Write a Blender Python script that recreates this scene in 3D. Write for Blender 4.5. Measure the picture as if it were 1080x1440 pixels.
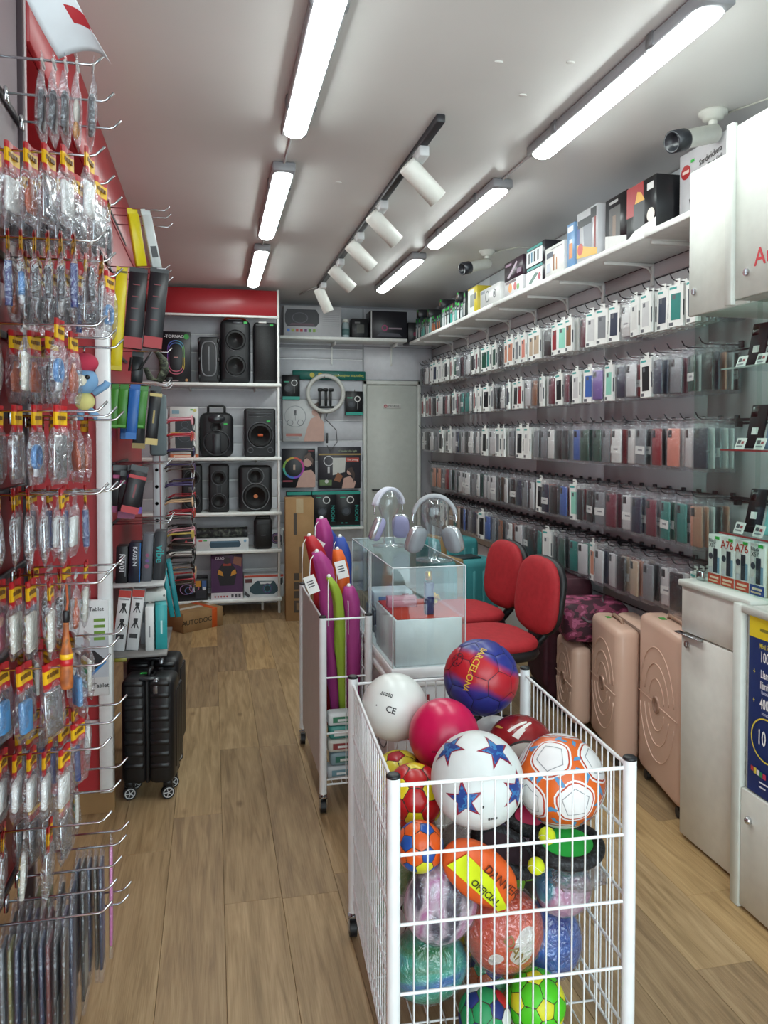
import bpy, bmesh, math, random
from mathutils import Vector, Matrix, Euler, noise
for o in list(bpy.data.objects): bpy.data.objects.remove(o)
S = bpy.context.scene
COL = S.collection
R = math.radians
PI = math.pi
# ------------------------------------------------------------------ camera, world, exposure
cam_d = bpy.data.cameras.new('camera'); cam = bpy.data.objects.new('camera', cam_d); COL.objects.link(cam)
cam.location = (0, 0, 1.55); cam.rotation_euler = (R(90-1.7), 0, R(-12.63))
cam_d.sensor_fit = 'HORIZONTAL'; cam_d.sensor_width = 36; cam_d.lens = 36
cam_d.shift_y = -76/1080; cam_d.clip_start = .02
S.camera = cam
S.view_settings.view_transform = 'Standard'; S.view_settings.look = 'None'
S.view_settings.exposure = 0.55; S.view_settings.gamma = 1.0; S.view_settings.use_curve_mapping = False
S.cycles.transparent_max_bounces = 20
W = bpy.data.worlds.new('world'); S.world = W; W.use_nodes = True
W.node_tree.nodes['Background'].inputs[0].default_value = (.80, .94, .97, 1)
W.node_tree.nodes['Background'].inputs[1].default_value = 2.9       # street daylight through the open shop front
LAMP = 21.0                                                         # LED batten strength
# ------------------------------------------------------------------ materials
def lin(h):
    h = h.lstrip('#'); c = [int(h[i:i+2], 16)/255 for i in (0, 2, 4)]
    return tuple(((x+.055)/1.055)**2.4 if x > .04045 else x/12.92 for x in c)+(1,)
MATS = {}
def newmat(name):
    m = bpy.data.materials.new(name); m.use_nodes = True; nt = m.node_tree
    return m, nt, nt.nodes, nt.links, nt.nodes['Principled BSDF']
def cm(h, rough=.5, metal=0.0, spec=.5, coat=0.0):
    """plain procedural colour with a trace of tonal variation and fine bump"""
    k = (h, rough, metal, spec, coat)
    if k in MATS: return MATS[k]
    m, nt, N, L, b = newmat('mat_%s_%d' % (h.strip('#'), rough*100))
    c = lin(h)
    tc = N.new('ShaderNodeTexCoord'); nz = N.new('ShaderNodeTexNoise'); nz.inputs['Scale'].default_value = 22
    L.new(tc.outputs['Object'], nz.inputs['Vector'])
    mx = N.new('ShaderNodeMix'); mx.data_type = 'RGBA'
    L.new(nz.outputs[0], mx.inputs[0])
    mx.inputs[6].default_value = tuple(x*.90 for x in c[:3])+(1,); mx.inputs[7].default_value = tuple(min(1, x*1.08) for x in c[:3])+(1,)
    L.new(mx.outputs[2], b.inputs['Base Color'])
    b.inputs['Roughness'].default_value = rough; b.inputs['Metallic'].default_value = metal
    b.inputs['Specular IOR Level'].default_value = spec
    if coat: b.inputs['Coat Weight'].default_value = coat; b.inputs['Coat Roughness'].default_value = .08
    MATS[k] = m; return m
def ink(h):
    return cm(h, .45)
def noisy(name, stops, scale=8, detail=4, rough=.5, metal=0, bump=0, bscale=None, stretch=(1, 1, 1), coat=0, constant=False, tex='noise'):
    if name in MATS: return MATS[name]
    m, nt, N, L, b = newmat(name)
    tc = N.new('ShaderNodeTexCoord'); mp = N.new('ShaderNodeMapping'); mp.inputs['Scale'].default_value = stretch
    L.new(tc.outputs['Object'], mp.inputs['Vector'])
    if tex == 'voronoi':
        nz = N.new('ShaderNodeTexVoronoi'); nz.inputs['Scale'].default_value = scale; fac = nz.outputs['Color']
    else:
        nz = N.new('ShaderNodeTexNoise'); nz.inputs['Scale'].default_value = scale; nz.inputs['Detail'].default_value = detail; fac = nz.outputs[0]
    L.new(mp.outputs[0], nz.inputs['Vector'])
    cr = N.new('ShaderNodeValToRGB'); L.new(fac, cr.inputs[0])
    if constant: cr.color_ramp.interpolation = 'CONSTANT'
    e = cr.color_ramp.elements
    while len(e) < len(stops): e.new(.5)
    for q, (p, c) in enumerate(stops): e[q].position = p; e[q].color = lin(c)
    L.new(cr.outputs[0], b.inputs['Base Color'])
    b.inputs['Roughness'].default_value = rough; b.inputs['Metallic'].default_value = metal
    if coat: b.inputs['Coat Weight'].default_value = coat; b.inputs['Coat Roughness'].default_value = .07
    if bump:
        n2 = N.new('ShaderNodeTexNoise'); n2.inputs['Scale'].default_value = bscale or scale*4; n2.inputs['Detail'].default_value = 3
        L.new(mp.outputs[0], n2.inputs['Vector'])
        bp = N.new('ShaderNodeBump'); bp.inputs['Strength'].default_value = bump; bp.inputs['Distance'].default_value = .01
        L.new(n2.outputs[0], bp.inputs['Height']); L.new(bp.outputs[0], b.inputs['Normal'])
    MATS[name] = m; return m
def plastic(name, tint='#ffffff', clear=.72, rough=.12, bump=.6, scale=30, haze='#d8dade', hz=.35, edge=.5):
    """thin clear film: see-through, a little milky, with wrinkled gloss"""
    if name in MATS: return MATS[name]
    m = bpy.data.materials.new(name); m.use_nodes = True; nt = m.node_tree; N = nt.nodes; L = nt.links
    N.clear(); out = N.new('ShaderNodeOutputMaterial')
    tr = N.new('ShaderNodeBsdfTransparent'); tr.inputs[0].default_value = lin(tint)
    gl = N.new('ShaderNodeBsdfGlossy'); gl.inputs['Roughness'].default_value = rough; gl.inputs[0].default_value = (.95, .96, 1, 1)
    df = N.new('ShaderNodeBsdfDiffuse'); df.inputs[0].default_value = lin(haze)
    m1 = N.new('ShaderNodeMixShader'); m1.inputs[0].default_value = hz
    L.new(gl.outputs[0], m1.inputs[1]); L.new(df.outputs[0], m1.inputs[2])
    lw = N.new('ShaderNodeLayerWeight'); lw.inputs[0].default_value = .25
    mr = N.new('ShaderNodeMapRange'); mr.inputs[3].default_value = 1-clear; mr.inputs[4].default_value = min(1, 1-clear+edge)
    L.new(lw.outputs['Facing'], mr.inputs[0])
    m2 = N.new('ShaderNodeMixShader'); L.new(mr.outputs[0], m2.inputs[0]); L.new(tr.outputs[0], m2.inputs[1]); L.new(m1.outputs[0], m2.inputs[2])
    if bump:
        tc = N.new('ShaderNodeTexCoord'); nz = N.new('ShaderNodeTexNoise'); nz.inputs['Scale'].default_value = scale; nz.inputs['Detail'].default_value = 2
        nz.inputs['Distortion'].default_value = 1.5
        L.new(tc.outputs['Object'], nz.inputs['Vector'])
        bp = N.new('ShaderNodeBump'); bp.inputs['Strength'].default_value = bump; bp.inputs['Distance'].default_value = .02
        L.new(nz.outputs[0], bp.inputs['Height'])
        for q in (gl, df): L.new(bp.outputs[0], q.inputs['Normal'])
        L.new(bp.outputs[0], lw.inputs['Normal'])
    L.new(m2.outputs[0], out.inputs[0]); MATS[name] = m; return m
def emit(name, h, s):
    if name in MATS: return MATS[name]
    m = bpy.data.materials.new(name); m.use_nodes = True; N = m.node_tree.nodes; N.clear()
    e = N.new('ShaderNodeEmission'); e.inputs[0].default_value = lin(h); e.inputs[1].default_value = s
    o = N.new('ShaderNodeOutputMaterial'); m.node_tree.links.new(e.outputs[0], o.inputs[0]); MATS[name] = m; return m
WHITE = cm('#e9ebe8', .35); WHITEM = cm('#e3e8ea', .3); CHROME = cm('#c9ccd0', .18, 1.0); BLACK = cm('#15161a', .45)
DARKM = cm('#3a3a40', .35, .6); STEEL = cm('#9c9ea3', .3, .9); CARD = noisy('cardboard', [(.3, '#8a6a45'), (.7, '#a07f57')], 6, 5, .85, bump=.1, bscale=90)
GLASS = plastic('clear_acrylic', '#f6fbfb', .965, .03, 0, hz=.03, edge=.13)
HEADG = plastic('clear_head_form', '#f6fbfb', .93, .05, 0, hz=.15, edge=.6)
PANE = plastic('cabinet_glass', '#f4faf8', .985, .02, 0, hz=.05, edge=.05)
FILM = plastic('bag_film', '#fafafb', .88, .12, 1.0, 30, hz=.22, edge=.42)
FILM2 = plastic('pack_film', '#fbfbfc', .91, .12, .5, 40, hz=.25, edge=.3)
# ------------------------------------------------------------------ mesh builder
class MB:
    def __init__(s): s.v = []; s.f = []; s.m = []; s.sm = []; s.M = None
    def add(s, vs, fs, m=0, smooth=False, M=None):
        b = len(s.v)
        T = s.M @ M if (s.M and M) else (M or s.M)
        if T: vs = [T @ Vector(p) for p in vs]
        s.v += [tuple(p) for p in vs]; s.f += [tuple(b+i for i in f) for f in fs]
        s.m += [m]*len(fs); s.sm += [smooth]*len(fs); return s
    def box(s, x0, y0, z0, x1, y1, z1, m=0, M=None):
        return s.add([(x0, y0, z0), (x1, y0, z0), (x1, y1, z0), (x0, y1, z0), (x0, y0, z1), (x1, y0, z1), (x1, y1, z1), (x0, y1, z1)],
                     [(0, 3, 2, 1), (4, 5, 6, 7), (0, 1, 5, 4), (1, 2, 6, 5), (2, 3, 7, 6), (3, 0, 4, 7)], m, False, M)
    def rbox(s, x0, y0, z0, x1, y1, z1, r=.01, m=0, seg=2, M=None):
        bm = bmesh.new(); bmesh.ops.create_cube(bm, size=1)
        for v in bm.verts: v.co = Vector(((x0+x1)/2+v.co.x*(x1-x0), (y0+y1)/2+v.co.y*(y1-y0), (z0+z1)/2+v.co.z*(z1-z0)))
        r = min(r, (x1-x0)*.49, (y1-y0)*.49, (z1-z0)*.49)
        bmesh.ops.bevel(bm, geom=bm.edges[:], offset=r, segments=seg, affect='EDGES', profile=.5)
        s.bm(bm, m, True, M); return s
    def bm(s, bm, m=0, smooth=True, M=None):
        bm.verts.index_update(); s.add([v.co.copy() for v in bm.verts], [[v.index for v in f.verts] for f in bm.faces], m, smooth, M); bm.free(); return s
    def cyl(s, p0, p1, r, n=10, m=0, r2=None, caps=True, M=None, smooth=True):
        p0 = Vector(p0); p1 = Vector(p1); d = (p1-p0).normalized(); a = d.orthogonal().normalized(); c = d.cross(a)
        r2 = r if r2 is None else r2
        vs = [p0+(a*math.cos(t)+c*math.sin(t))*r for t in [2*PI*i/n for i in range(n)]]+[p1+(a*math.cos(t)+c*math.sin(t))*r2 for t in [2*PI*i/n for i in range(n)]]
        s.add(vs, [(i, (i+1) % n, n+(i+1) % n, n+i) for i in range(n)], m, smooth, M)
        if caps: s.add(vs, [tuple(range(n-1, -1, -1)), tuple(range(n, 2*n))], m, False, M)
        return s
    def tube(s, path, r, n=6, m=0, closed=False, M=None, caps=True):
        P = [Vector(p) for p in path]; k = len(P); rr = r if isinstance(r, (list, tuple)) else [r]*k
        vs = []; a = None
        for i in range(k):
            d = (P[(i+1) % k]-P[i-1]) if closed else (P[min(i+1, k-1)]-P[max(i-1, 0)])
            d.normalize()
            a = d.orthogonal().normalized() if a is None else (a-d*a.dot(d)).normalized()
            c = d.cross(a); vs += [P[i]+(a*math.cos(2*PI*j/n)+c*math.sin(2*PI*j/n))*rr[i] for j in range(n)]
        fs = []
        for i in range(k if closed else k-1):
            for j in range(n): fs.append((i*n+j, i*n+(j+1) % n, ((i+1) % k)*n+(j+1) % n, ((i+1) % k)*n+j))
        if caps and not closed: fs += [tuple(range(n-1, -1, -1)), tuple((k-1)*n+j for j in range(n))]
        return s.add(vs, fs, m, True, M)
    def lathe(s, prof, n=20, m=0, M=None, smooth=True):
        vs = []; fs = []
        for r, z in prof: vs += [(r*math.cos(2*PI*j/n), r*math.sin(2*PI*j/n), z) for j in range(n)]
        for i in range(len(prof)-1):
            for j in range(n): fs.append((i*n+j, i*n+(j+1) % n, (i+1)*n+(j+1) % n, (i+1)*n+j))
        fs += [tuple(range(n-1, -1, -1)), tuple((len(prof)-1)*n+j for j in range(n))]
        return s.add(vs, fs, m, smooth, M)
    def sph(s, c, r, nu=24, nv=14, m=0, sc=(1, 1, 1), M=None):
        vs = [Vector(c)+Vector((0, 0, -r*sc[2]))]
        for i in range(1, nv):
            t = PI*i/nv-PI/2
            vs += [Vector(c)+Vector((r*sc[0]*math.cos(t)*math.cos(2*PI*j/nu), r*sc[1]*math.cos(t)*math.sin(2*PI*j/nu), r*sc[2]*math.sin(t))) for j in range(nu)]
        vs.append(Vector(c)+Vector((0, 0, r*sc[2]))); e = len(vs)-1
        fs = [(0, 1+(j+1) % nu, 1+j) for j in range(nu)]+[(e, e-nu+j, e-nu+(j+1) % nu) for j in range(nu)]
        for i in range(nv-2):
            for j in range(nu): a = 1+i*nu; fs.append((a+j, a+(j+1) % nu, a+nu+(j+1) % nu, a+nu+j))
        return s.add(vs, fs, m, True, M)
    def prism(s, poly, h0, h1, m=0, M=None, smooth=False):
        """polygon in local XY extruded along local Z"""
        n = len(poly); vs = [(x, y, h0) for x, y in poly]+[(x, y, h1) for x, y in poly]
        s.add(vs, [(i, (i+1) % n, n+(i+1) % n, n+i) for i in range(n)], m, smooth, M)
        return s.add(vs, [tuple(range(n-1, -1, -1)), tuple(range(n, 2*n))], m, False, M)
    def mesh(s, name, mats):
        me = bpy.data.meshes.new(name); me.from_pydata(s.v, [], s.f)
        for m in (mats if isinstance(mats, (list, tuple)) else [mats]): me.materials.append(m)
        me.polygons.foreach_set('material_index', s.m); me.polygons.foreach_set('use_smooth', s.sm); me.update(); return me
    def build(s, name, mats, parent=None): return ob(name, s.mesh(name, mats), parent)
def ob(name, me, parent=None, loc=None, rot=None):
    o = bpy.data.objects.new(name, me); COL.objects.link(o)
    if parent: o.parent = parent
    if loc: o.location = loc
    if rot: o.rotation_euler = rot
    return o
def tag(o, label, cat, group=None):
    o['label'] = label; o['category'] = cat
    if group: o['group'] = group
    return o
def thing(name, label, cat, loc=(0, 0, 0), rz=0, group=None, rot=None):
    o = ob(name, None, None, loc, rot or (0, 0, rz)); o.empty_display_size = .05
    return tag(o, label, cat, group)
def struct(o): o['kind'] = 'structure'; return o
def T(x=0, y=0, z=0): return Matrix.Translation((x, y, z))
def RX(a): return Matrix.Rotation(a, 4, 'X')
def RY(a): return Matrix.Rotation(a, 4, 'Y')
def RZ(a): return Matrix.Rotation(a, 4, 'Z')
# ------------------------------------------------------------------ lettering and flat print
_txt = {}
def text_geo(body):
    if body in _txt: return _txt[body]
    cu = bpy.data.curves.new('t', 'FONT'); cu.body = body; cu.size = 1; cu.align_x = 'CENTER'; cu.align_y = 'CENTER'; cu.resolution_u = 2; cu.offset = .012
    o = bpy.data.objects.new('t', cu); COL.objects.link(o)
    me = bpy.data.meshes.new_from_object(o.evaluated_get(bpy.context.evaluated_depsgraph_get()))
    g = ([v.co.copy() for v in me.vertices], [tuple(p.vertices) for p in me.polygons])
    bpy.data.objects.remove(o); bpy.data.curves.remove(cu); bpy.data.meshes.remove(me); _txt[body] = g; return g
FR = {'-y': (Vector((1, 0, 0)), Vector((0, -1, 0))), '-x': (Vector((0, -1, 0)), Vector((-1, 0, 0))), '+x': (Vector((0, 1, 0)), Vector((1, 0, 0)))}
def circle(u, v, r, n=20, su=1.0): return [(u+r*su*math.cos(2*PI*i/n), v+r*math.sin(2*PI*i/n)) for i in range(n)]
def print_on(parent, face, origin, items, name='printed_face', step=.0002, base=.0004):
    """flat print: items in metres from the face's bottom centre (u right as read, v up)"""
    u, n = FR[face]; z = Vector((0, 0, 1)); o = Vector(origin); mb = MB(); mats = []; h = base
    def mi(c):
        c = ink(c) if isinstance(c, str) else c
        if c not in mats: mats.append(c)
        return mats.index(c)
    def P(a, b): return o+u*a+z*b+n*h
    for it in items:
        k = it[0]; h += step
        if k == 'r': _, a, b, c, d, col = it; mb.add([P(a, b), P(c, b), P(c, d), P(a, d)], [(0, 1, 2, 3)], mi(col))
        elif k == 'c': _, a, b, r, col = it[:5]; mb.add([P(*q) for q in circle(a, b, r, 24, it[5] if len(it) > 5 else 1)], [tuple(range(24))], mi(col))
        elif k == 'o':
            _, a, b, r, r2, col = it[:6]; su = it[6] if len(it) > 6 else 1
            q1 = circle(a, b, r, 28, su); q2 = circle(a, b, r2, 28, su)
            mb.add([P(*q) for q in q1+q2], [(i, (i+1) % 28, 28+(i+1) % 28, 28+i) for i in range(28)], mi(col))
        elif k == 'p': _, pts, col = it; mb.add([P(*q) for q in pts], [tuple(range(len(pts)))], mi(col))
        elif k == 't':
            _, a, b, size, body, col = it[:6]; ang = it[6] if len(it) > 6 else 0; sx = it[7] if len(it) > 7 else 1; vs, fs = text_geo(body); ca, sa = math.cos(ang), math.sin(ang)
            mb.add([P(a+size*(p.x*sx*ca-p.y*sa), b+size*(p.x*sx*sa+p.y*ca)) for p in vs], fs, mi(col))
    return mb.build(name, mats, parent)
def carton(name, label, loc, size, mat, rz=0, front=None, left=None, right=None, cat='box', group=None, r=.0015, rot=None):
    """a packed product box: rounded carton with lid seam and its printed faces; loc is the base centre"""
    w, d, h = size; t = thing(name, label, cat, loc, rz, group, rot)
    mb = MB(); mb.rbox(-w/2, -d/2, 0, w/2, d/2, h, r, 0, 1)
    mb.build('carton', mat, t)
    MB().box(-w/2+.002, -d/2+.002, h-.0005, w/2-.002, -d/2+.0045, h+.0006).build('lid_flap', mat, t)
    if front: print_on(t, '-y', (0, -d/2, 0), front)
    if left: print_on(t, '-x', (-w/2, 0, 0), left, 'printed_side')
    if right: print_on(t, '+x', (w/2, 0, 0), right, 'printed_side')
    return t
def copytree(o, parent=None):
    c = o.copy(); COL.objects.link(c); c.parent = parent
    for ch in list(o.children): copytree(ch, c)
    return c
# ================================================================== the room
CEIL = 2.82; XL = -.68; XR = 2.19; YB = 7.5; Y0 = -.6
rnd = random.Random(7)
# floor: a screed with separate oak planks
fl = struct(MB().box(XL-.1, Y0, -.06, XR+.3, YB+.1, -.012).build('floor', cm('#3c2c1c', .8)))
def oak(i):
    tones = [('#826a4b', '#9c825f', '#ad936f'), ('#8c7351', '#a68b66', '#b89d78'), ('#7c664b', '#937a5b', '#a58c6b'), ('#937650', '#b19266', '#c1a377'), ('#876f53', '#9c8261', '#ae9571')][i]
    k = 'oak_%d' % i
    if k in MATS: return MATS[k]
    m, nt, N, L, b = newmat(k)
    tc = N.new('ShaderNodeTexCoord'); oi = N.new('ShaderNodeObjectInfo'); ad = N.new('ShaderNodeVectorMath'); ad.operation = 'ADD'
    sc = N.new('ShaderNodeVectorMath'); sc.operation = 'SCALE'; sc.inputs[3].default_value = 37
    cx = N.new('ShaderNodeCombineXYZ'); L.new(oi.outputs['Random'], cx.inputs[0]); L.new(oi.outputs['Random'], cx.inputs[1]); L.new(cx.outputs[0], sc.inputs[0])
    L.new(tc.outputs['Object'], ad.inputs[0]); L.new(sc.outputs[0], ad.inputs[1])
    mp = N.new('ShaderNodeMapping'); mp.inputs['Scale'].default_value = (9, .75, 1); L.new(ad.outputs[0], mp.inputs[0])
    n1 = N.new('ShaderNodeTexNoise'); n1.inputs['Scale'].default_value = 3.2; n1.inputs['Detail'].default_value = 7; n1.inputs['Distortion'].default_value = 1.1; L.new(mp.outputs[0], n1.inputs[0])
    mp2 = N.new('ShaderNodeMapping'); mp2.inputs['Scale'].default_value = (60, 1.6, 1); L.new(ad.outputs[0], mp2.inputs[0])
    n2 = N.new('ShaderNodeTexNoise'); n2.inputs['Scale'].default_value = 4; n2.inputs['Detail'].default_value = 3; L.new(mp2.outputs[0], n2.inputs[0])
    cr = N.new('ShaderNodeValToRGB'); e = cr.color_ramp.elements; e.new(.5)
    for q, (p, c) in enumerate(zip((.3, .5, .72), tones)): e[q].position = p; e[q].color = lin(c)
    L.new(n1.outputs[0], cr.inputs[0])
    mx = N.new('ShaderNodeMix'); mx.data_type = 'RGBA'; mx.blend_type = 'MULTIPLY'; mx.inputs[0].default_value = .35
    c2 = N.new('ShaderNodeValToRGB'); c2.color_ramp.elements[0].position = .35; c2.color_ramp.elements[1].position = .6; c2.color_ramp.elements[0].color = (.55, .48, .4, 1)
    L.new(n2.outputs[0], c2.inputs[0]); L.new(cr.outputs[0], mx.inputs[6]); L.new(c2.outputs[0], mx.inputs[7])
    # knots
    mp3 = N.new('ShaderNodeMapping'); mp3.inputs['Scale'].default_value = (2.2, 1.1, 1); L.new(ad.outputs[0], mp3.inputs[0])
    vo = N.new('ShaderNodeTexVoronoi'); vo.inputs['Scale'].default_value = 2.0; L.new(mp3.outputs[0], vo.inputs['Vector'])
    kr = N.new('ShaderNodeValToRGB'); kr.color_ramp.elements[0].position = .02; kr.color_ramp.elements[0].color = (.3, .22, .14, 1); kr.color_ramp.elements[1].position = .09; L.new(vo.outputs['Distance'], kr.inputs[0])
    m3 = N.new('ShaderNodeMix'); m3.data_type = 'RGBA'; m3.blend_type = 'MULTIPLY'; m3.inputs[0].default_value = .7
    L.new(mx.outputs[2], m3.inputs[6]); L.new(kr.outputs[0], m3.inputs[7]); L.new(m3.outputs[2], b.inputs['Base Color'])
    b.inputs['Roughness'].default_value = .42; b.inputs['Specular IOR Level'].default_value = .4
    bp = N.new('ShaderNodeBump'); bp.inputs['Strength'].default_value = .12; bp.inputs['Distance'].default_value = .004; L.new(n2.outputs[0], bp.inputs['Height']); L.new(bp.outputs[0], b.inputs['Normal'])
    MATS[k] = m; return m
PW = .19; PLN = 1.28; cache = {}
x = XL-.05; col = 0
while x < XR+.2:
    y = Y0-rnd.random()*PLN
    while y < YB:
        a = max(y, Y0); b = min(y+PLN, YB+.05)
        if b-a > .05:
            q = rnd.choice([0, 0, 1, 1, 2, 2, 3, 4, 4]); key = (q, round(b-a, 3))
            if key not in cache:
                mb = MB(); hw = PW/2-.0004; hl = (b-a)/2-.0005; e = .001
                mb.add([(-hw, -hl, -.012), (hw, -hl, -.012), (hw, hl, -.012), (-hw, hl, -.012), (-hw, -hl, -e), (hw, -hl, -e), (hw, hl, -e), (-hw, hl, -e),
                        (-hw+e, -hl+e, 0), (hw-e, -hl+e, 0), (hw-e, hl-e, 0), (-hw+e, hl-e, 0)],
                       [(0, 1, 5, 4), (1, 2, 6, 5), (2, 3, 7, 6), (3, 0, 4, 7), (4, 5, 9, 8), (5, 6, 10, 9), (6, 7, 11, 10), (7, 4, 8, 11), (8, 9, 10, 11)])
                cache[key] = mb.mesh('plank', oak(q))
            ob('plank', cache[key], fl, (x+PW/2, (a+b)/2, 0))
        y += PLN
    x += PW; col += 1
# ceiling
ceil_m = noisy('ceiling_paint', [(.3, '#d6d4d2'), (.7, '#e0dedc')], 1.2, 3, .34, bump=.06, bscale=5)
ce = struct(MB().box(XL-.1, Y0, CEIL, XR+.2, YB+.1, CEIL+.08).build('ceiling', ceil_m))
mb = MB()
for cx_, cy_ in ((.96, 2.5), (1.2, 2.45), (.63, 3.85), (1.14, 2.72)):
    mb.sph((cx_, cy_, CEIL-.002), .016, 8, 6, 0, (1, .6, .25))
mb.build('plaster_patch', cm('#d8d6d2', .7), ce)
RED = noisy('red_laminate', [(.3, '#9a242b'), (.7, '#a52b32')], 3, 2, .35)
wm = cm('#c9c9cf', .45)
wl = struct(MB().box(XL-.1, Y0, 0, XL, YB, CEIL).build('wall_left', RED))
wb = struct(MB().box(XL-.1, YB, 0, XR+.2, YB+.1, CEIL).build('wall_back', cm('#9a9aa0', .6)))
wr = struct(MB().box(XR, Y0, 0, XR+.1, YB, CEIL).build('wall_right', cm('#55565c', .6)))
# slat boards of the back wall, between the shelving and the door
slat = cm('#cfd0d6', .38)
z = .1
while z < 2.40:
    z2 = min(z+.2, 2.40)
    ob('slat_board', MB().rbox(-.42, -.012, 0, .42, 0, z2-z-.012, .004, 0, 1).mesh('slat_board', slat), wb, (1.04, YB, z))
    MB().box(.62, YB-.004, z2-.010, 1.46, YB, z2-.003).build('groove_insert', cm('#f2f3f4', .25), wb)
    z = z2
for (a, b, c, d) in ((.62, 2.43, 1.46, 2.80), (1.475, 2.10, 2.17, 2.42), (1.475, 2.43, 2.17, 2.80)):
    MB().rbox(a, YB-.012, b, c, YB, d, .003, 0, 1).build('wall_board', slat, wb)
# boards and hook rails of the right wall
ROWS = [2.215, 1.915, 1.605, 1.275, .97]
zb = [0, .33, .64, .965, 1.27, 1.60, 1.91, 2.21, 2.335, 2.415, CEIL]
board = noisy('grey_wall_board', [(.3, '#d2d8dc'), (.7, '#dce2e6')], 2, 2, .3)
ys = [1.2, 2.13, 3.06, 3.99, 4.92, 5.85, 6.78, YB]
for i in range(len(zb)-1):
    for j in range(len(ys)-1):
        MB().rbox(XR-.014, ys[j]+.0015, zb[i]+.004, XR, ys[j+1]-.0015, zb[i+1]-.004, .003, 0, 1).build('wall_board', board, wr)
for zr in (.97, 1.275, 1.605):
    mb = MB(); mb.box(XR-.034, 2.2, zr+.004, XR-.014, 7.45, zr+.016)
    for k in range(44):
        yy = 2.22+k*.12; mb.box(XR-.04, yy, zr-.02, XR-.014, yy+.018, zr+.004)
    mb.build('hook_rail', DARKM, wr)
# door with its frame
dw = cm('#b9bcb6', .42)
dr = struct(thing('door_1', 'x', 'x', (1.755, YB-.02, 0))); del dr['label'], dr['category']
MB().rbox(-.255, -.02, .01, .255, .02, 2.045, .004, 0, 1).build('door_leaf', dw, dr)
mb = MB(); mb.rbox(-.295, -.03, 0, -.26, .02, 2.09, .004, 0, 1); mb.rbox(.26, -.03, 0, .295, .02, 2.09, .004, 0, 1); mb.rbox(-.295, -.03, 2.05, .295, .02, 2.09, .004, 0, 1)
mb.build('door_frame', cm('#c6c9c4', .4), dr)
mb = MB(); mb.cyl((-.2, -.02, 1.008), (-.2, -.06, 1.008), .009, 10); mb.tube([(-.2, -.055, 1.008), (-.15, -.06, 1.008), (-.09, -.06, 1.006)], .008, 8)
mb.build('door_handle', cm('#4a4a4c', .3, .8), dr)
mb = MB().rbox(-.09, -.0245, 1.815, .09, -.0195, 1.862, .002, 0, 1); sg = mb.build('door_sign', cm('#c9c9c5', .4), dr)
print_on(sg, '-y', (0, -.0245, 1.815), [('c', -.068, .0235, .017, '#9c1f26'), ('r', -.079, .021, -.057, .026, '#e8e8e8'), ('t', .015, .0235, .026, 'PRIVADO', '#333333')])
# perpendicular red end panel on the left with its white post
mb = MB().box(XL, 3.28, .10, -.445, 3.31, CEIL); ep = struct(mb.build('wall_divider', RED))
MB().rbox(-.452, 3.24, .10, -.40, 3.31, 2.0, .004, 0, 1).build('post', WHITEM, ep)
MB().box(XL, 3.285, 0, -.40, 3.33, .098).build('plinth', cm('#8f7048', .5), ep)
MB().rbox(XL, 3.268, .376, -.453, 3.28, .392, .002, 0, 1).build('trim_strip', cm('#b9a6a8', .3), ep)
MB().rbox(XL, 3.268, 1.755, -.453, 3.28, 1.768, .002, 0, 1).build('trim_strip', cm('#c9a0a2', .3), ep)
MB().box(-.47, 3.31, .70, -.445, 5.2, 2.538).build('side_board', RED, ep)
MB().rbox(-.455, 2.11, 2.54, -.44, 6.68, CEIL-.001, .002, 0, 1).build('fascia', RED, wl)
MB().box(-.68, 2.11, 2.54, -.456, 3.27, 2.552).build('fascia_soffit', RED, wl)
# ================================================================== ceiling lights
DIFF = emit('lit_diffuser', '#f1fbf8', LAMP)
def batten(x, y0, label, arm=True):
    t = thing('ceiling_batten_light', label, 'ceiling light', (x, y0+.6, CEIL), 0, 'LED battens in two rows on the ceiling')
    def cap(r, rz_): return [(r*math.cos(a), -rz_*math.sin(a)) for a in [PI*i/10 for i in range(11)]]
    mb = MB(); mb.rbox(-.053, -.625, -.048, .053, .625, -.004, .006, 0, 1); mb.build('housing', cm('#8f9094', .4), t)
    prof = cap(.046, .026); vs = []; K = [(-.6, .55), (-.585, .9), (-.56, 1), (.56, 1), (.585, .9), (.6, .55)]
    for yy, s in K: vs += [(px*s, yy, -.045+pz*s) for px, pz in prof]
    n = 11; fs = [(i*n+j, (i+1)*n+j, (i+1)*n+j+1, i*n+j+1) for i in range(5) for j in range(10)]+[tuple(range(n)), tuple(5*n+j for j in range(n-1, -1, -1))]
    MB().add(vs, fs, 0, True).build('diffuser', DIFF, t)
    mb = MB()
    for yy in (-.35, .35): MB().rbox(-.058, yy-.02, -.048, .058, yy+.02, 0, .004, 0, 1).build('clip', cm('#77787c', .35, .5), t)
    if arm:
        MB().tube([(0, .6, -.02), (0, .75, -.008), (0, 1.03, -.008), (0, 1.06, -.02)], .006, 6).build('link_cable', cm('#b8b8ba', .4), t)
for x, rowname in ((.335, 'row over the aisle'), (1.41, 'row along the phone case wall')):
    for k, (y, wh) in enumerate(((1.97, 'above the ball cart end'), (3.63, 'in the middle of its row'), (5.2, 'at the back door end'))):
        batten(x, y, 'lit white LED batten %s, %s' % (wh, rowname), k < 2)
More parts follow.
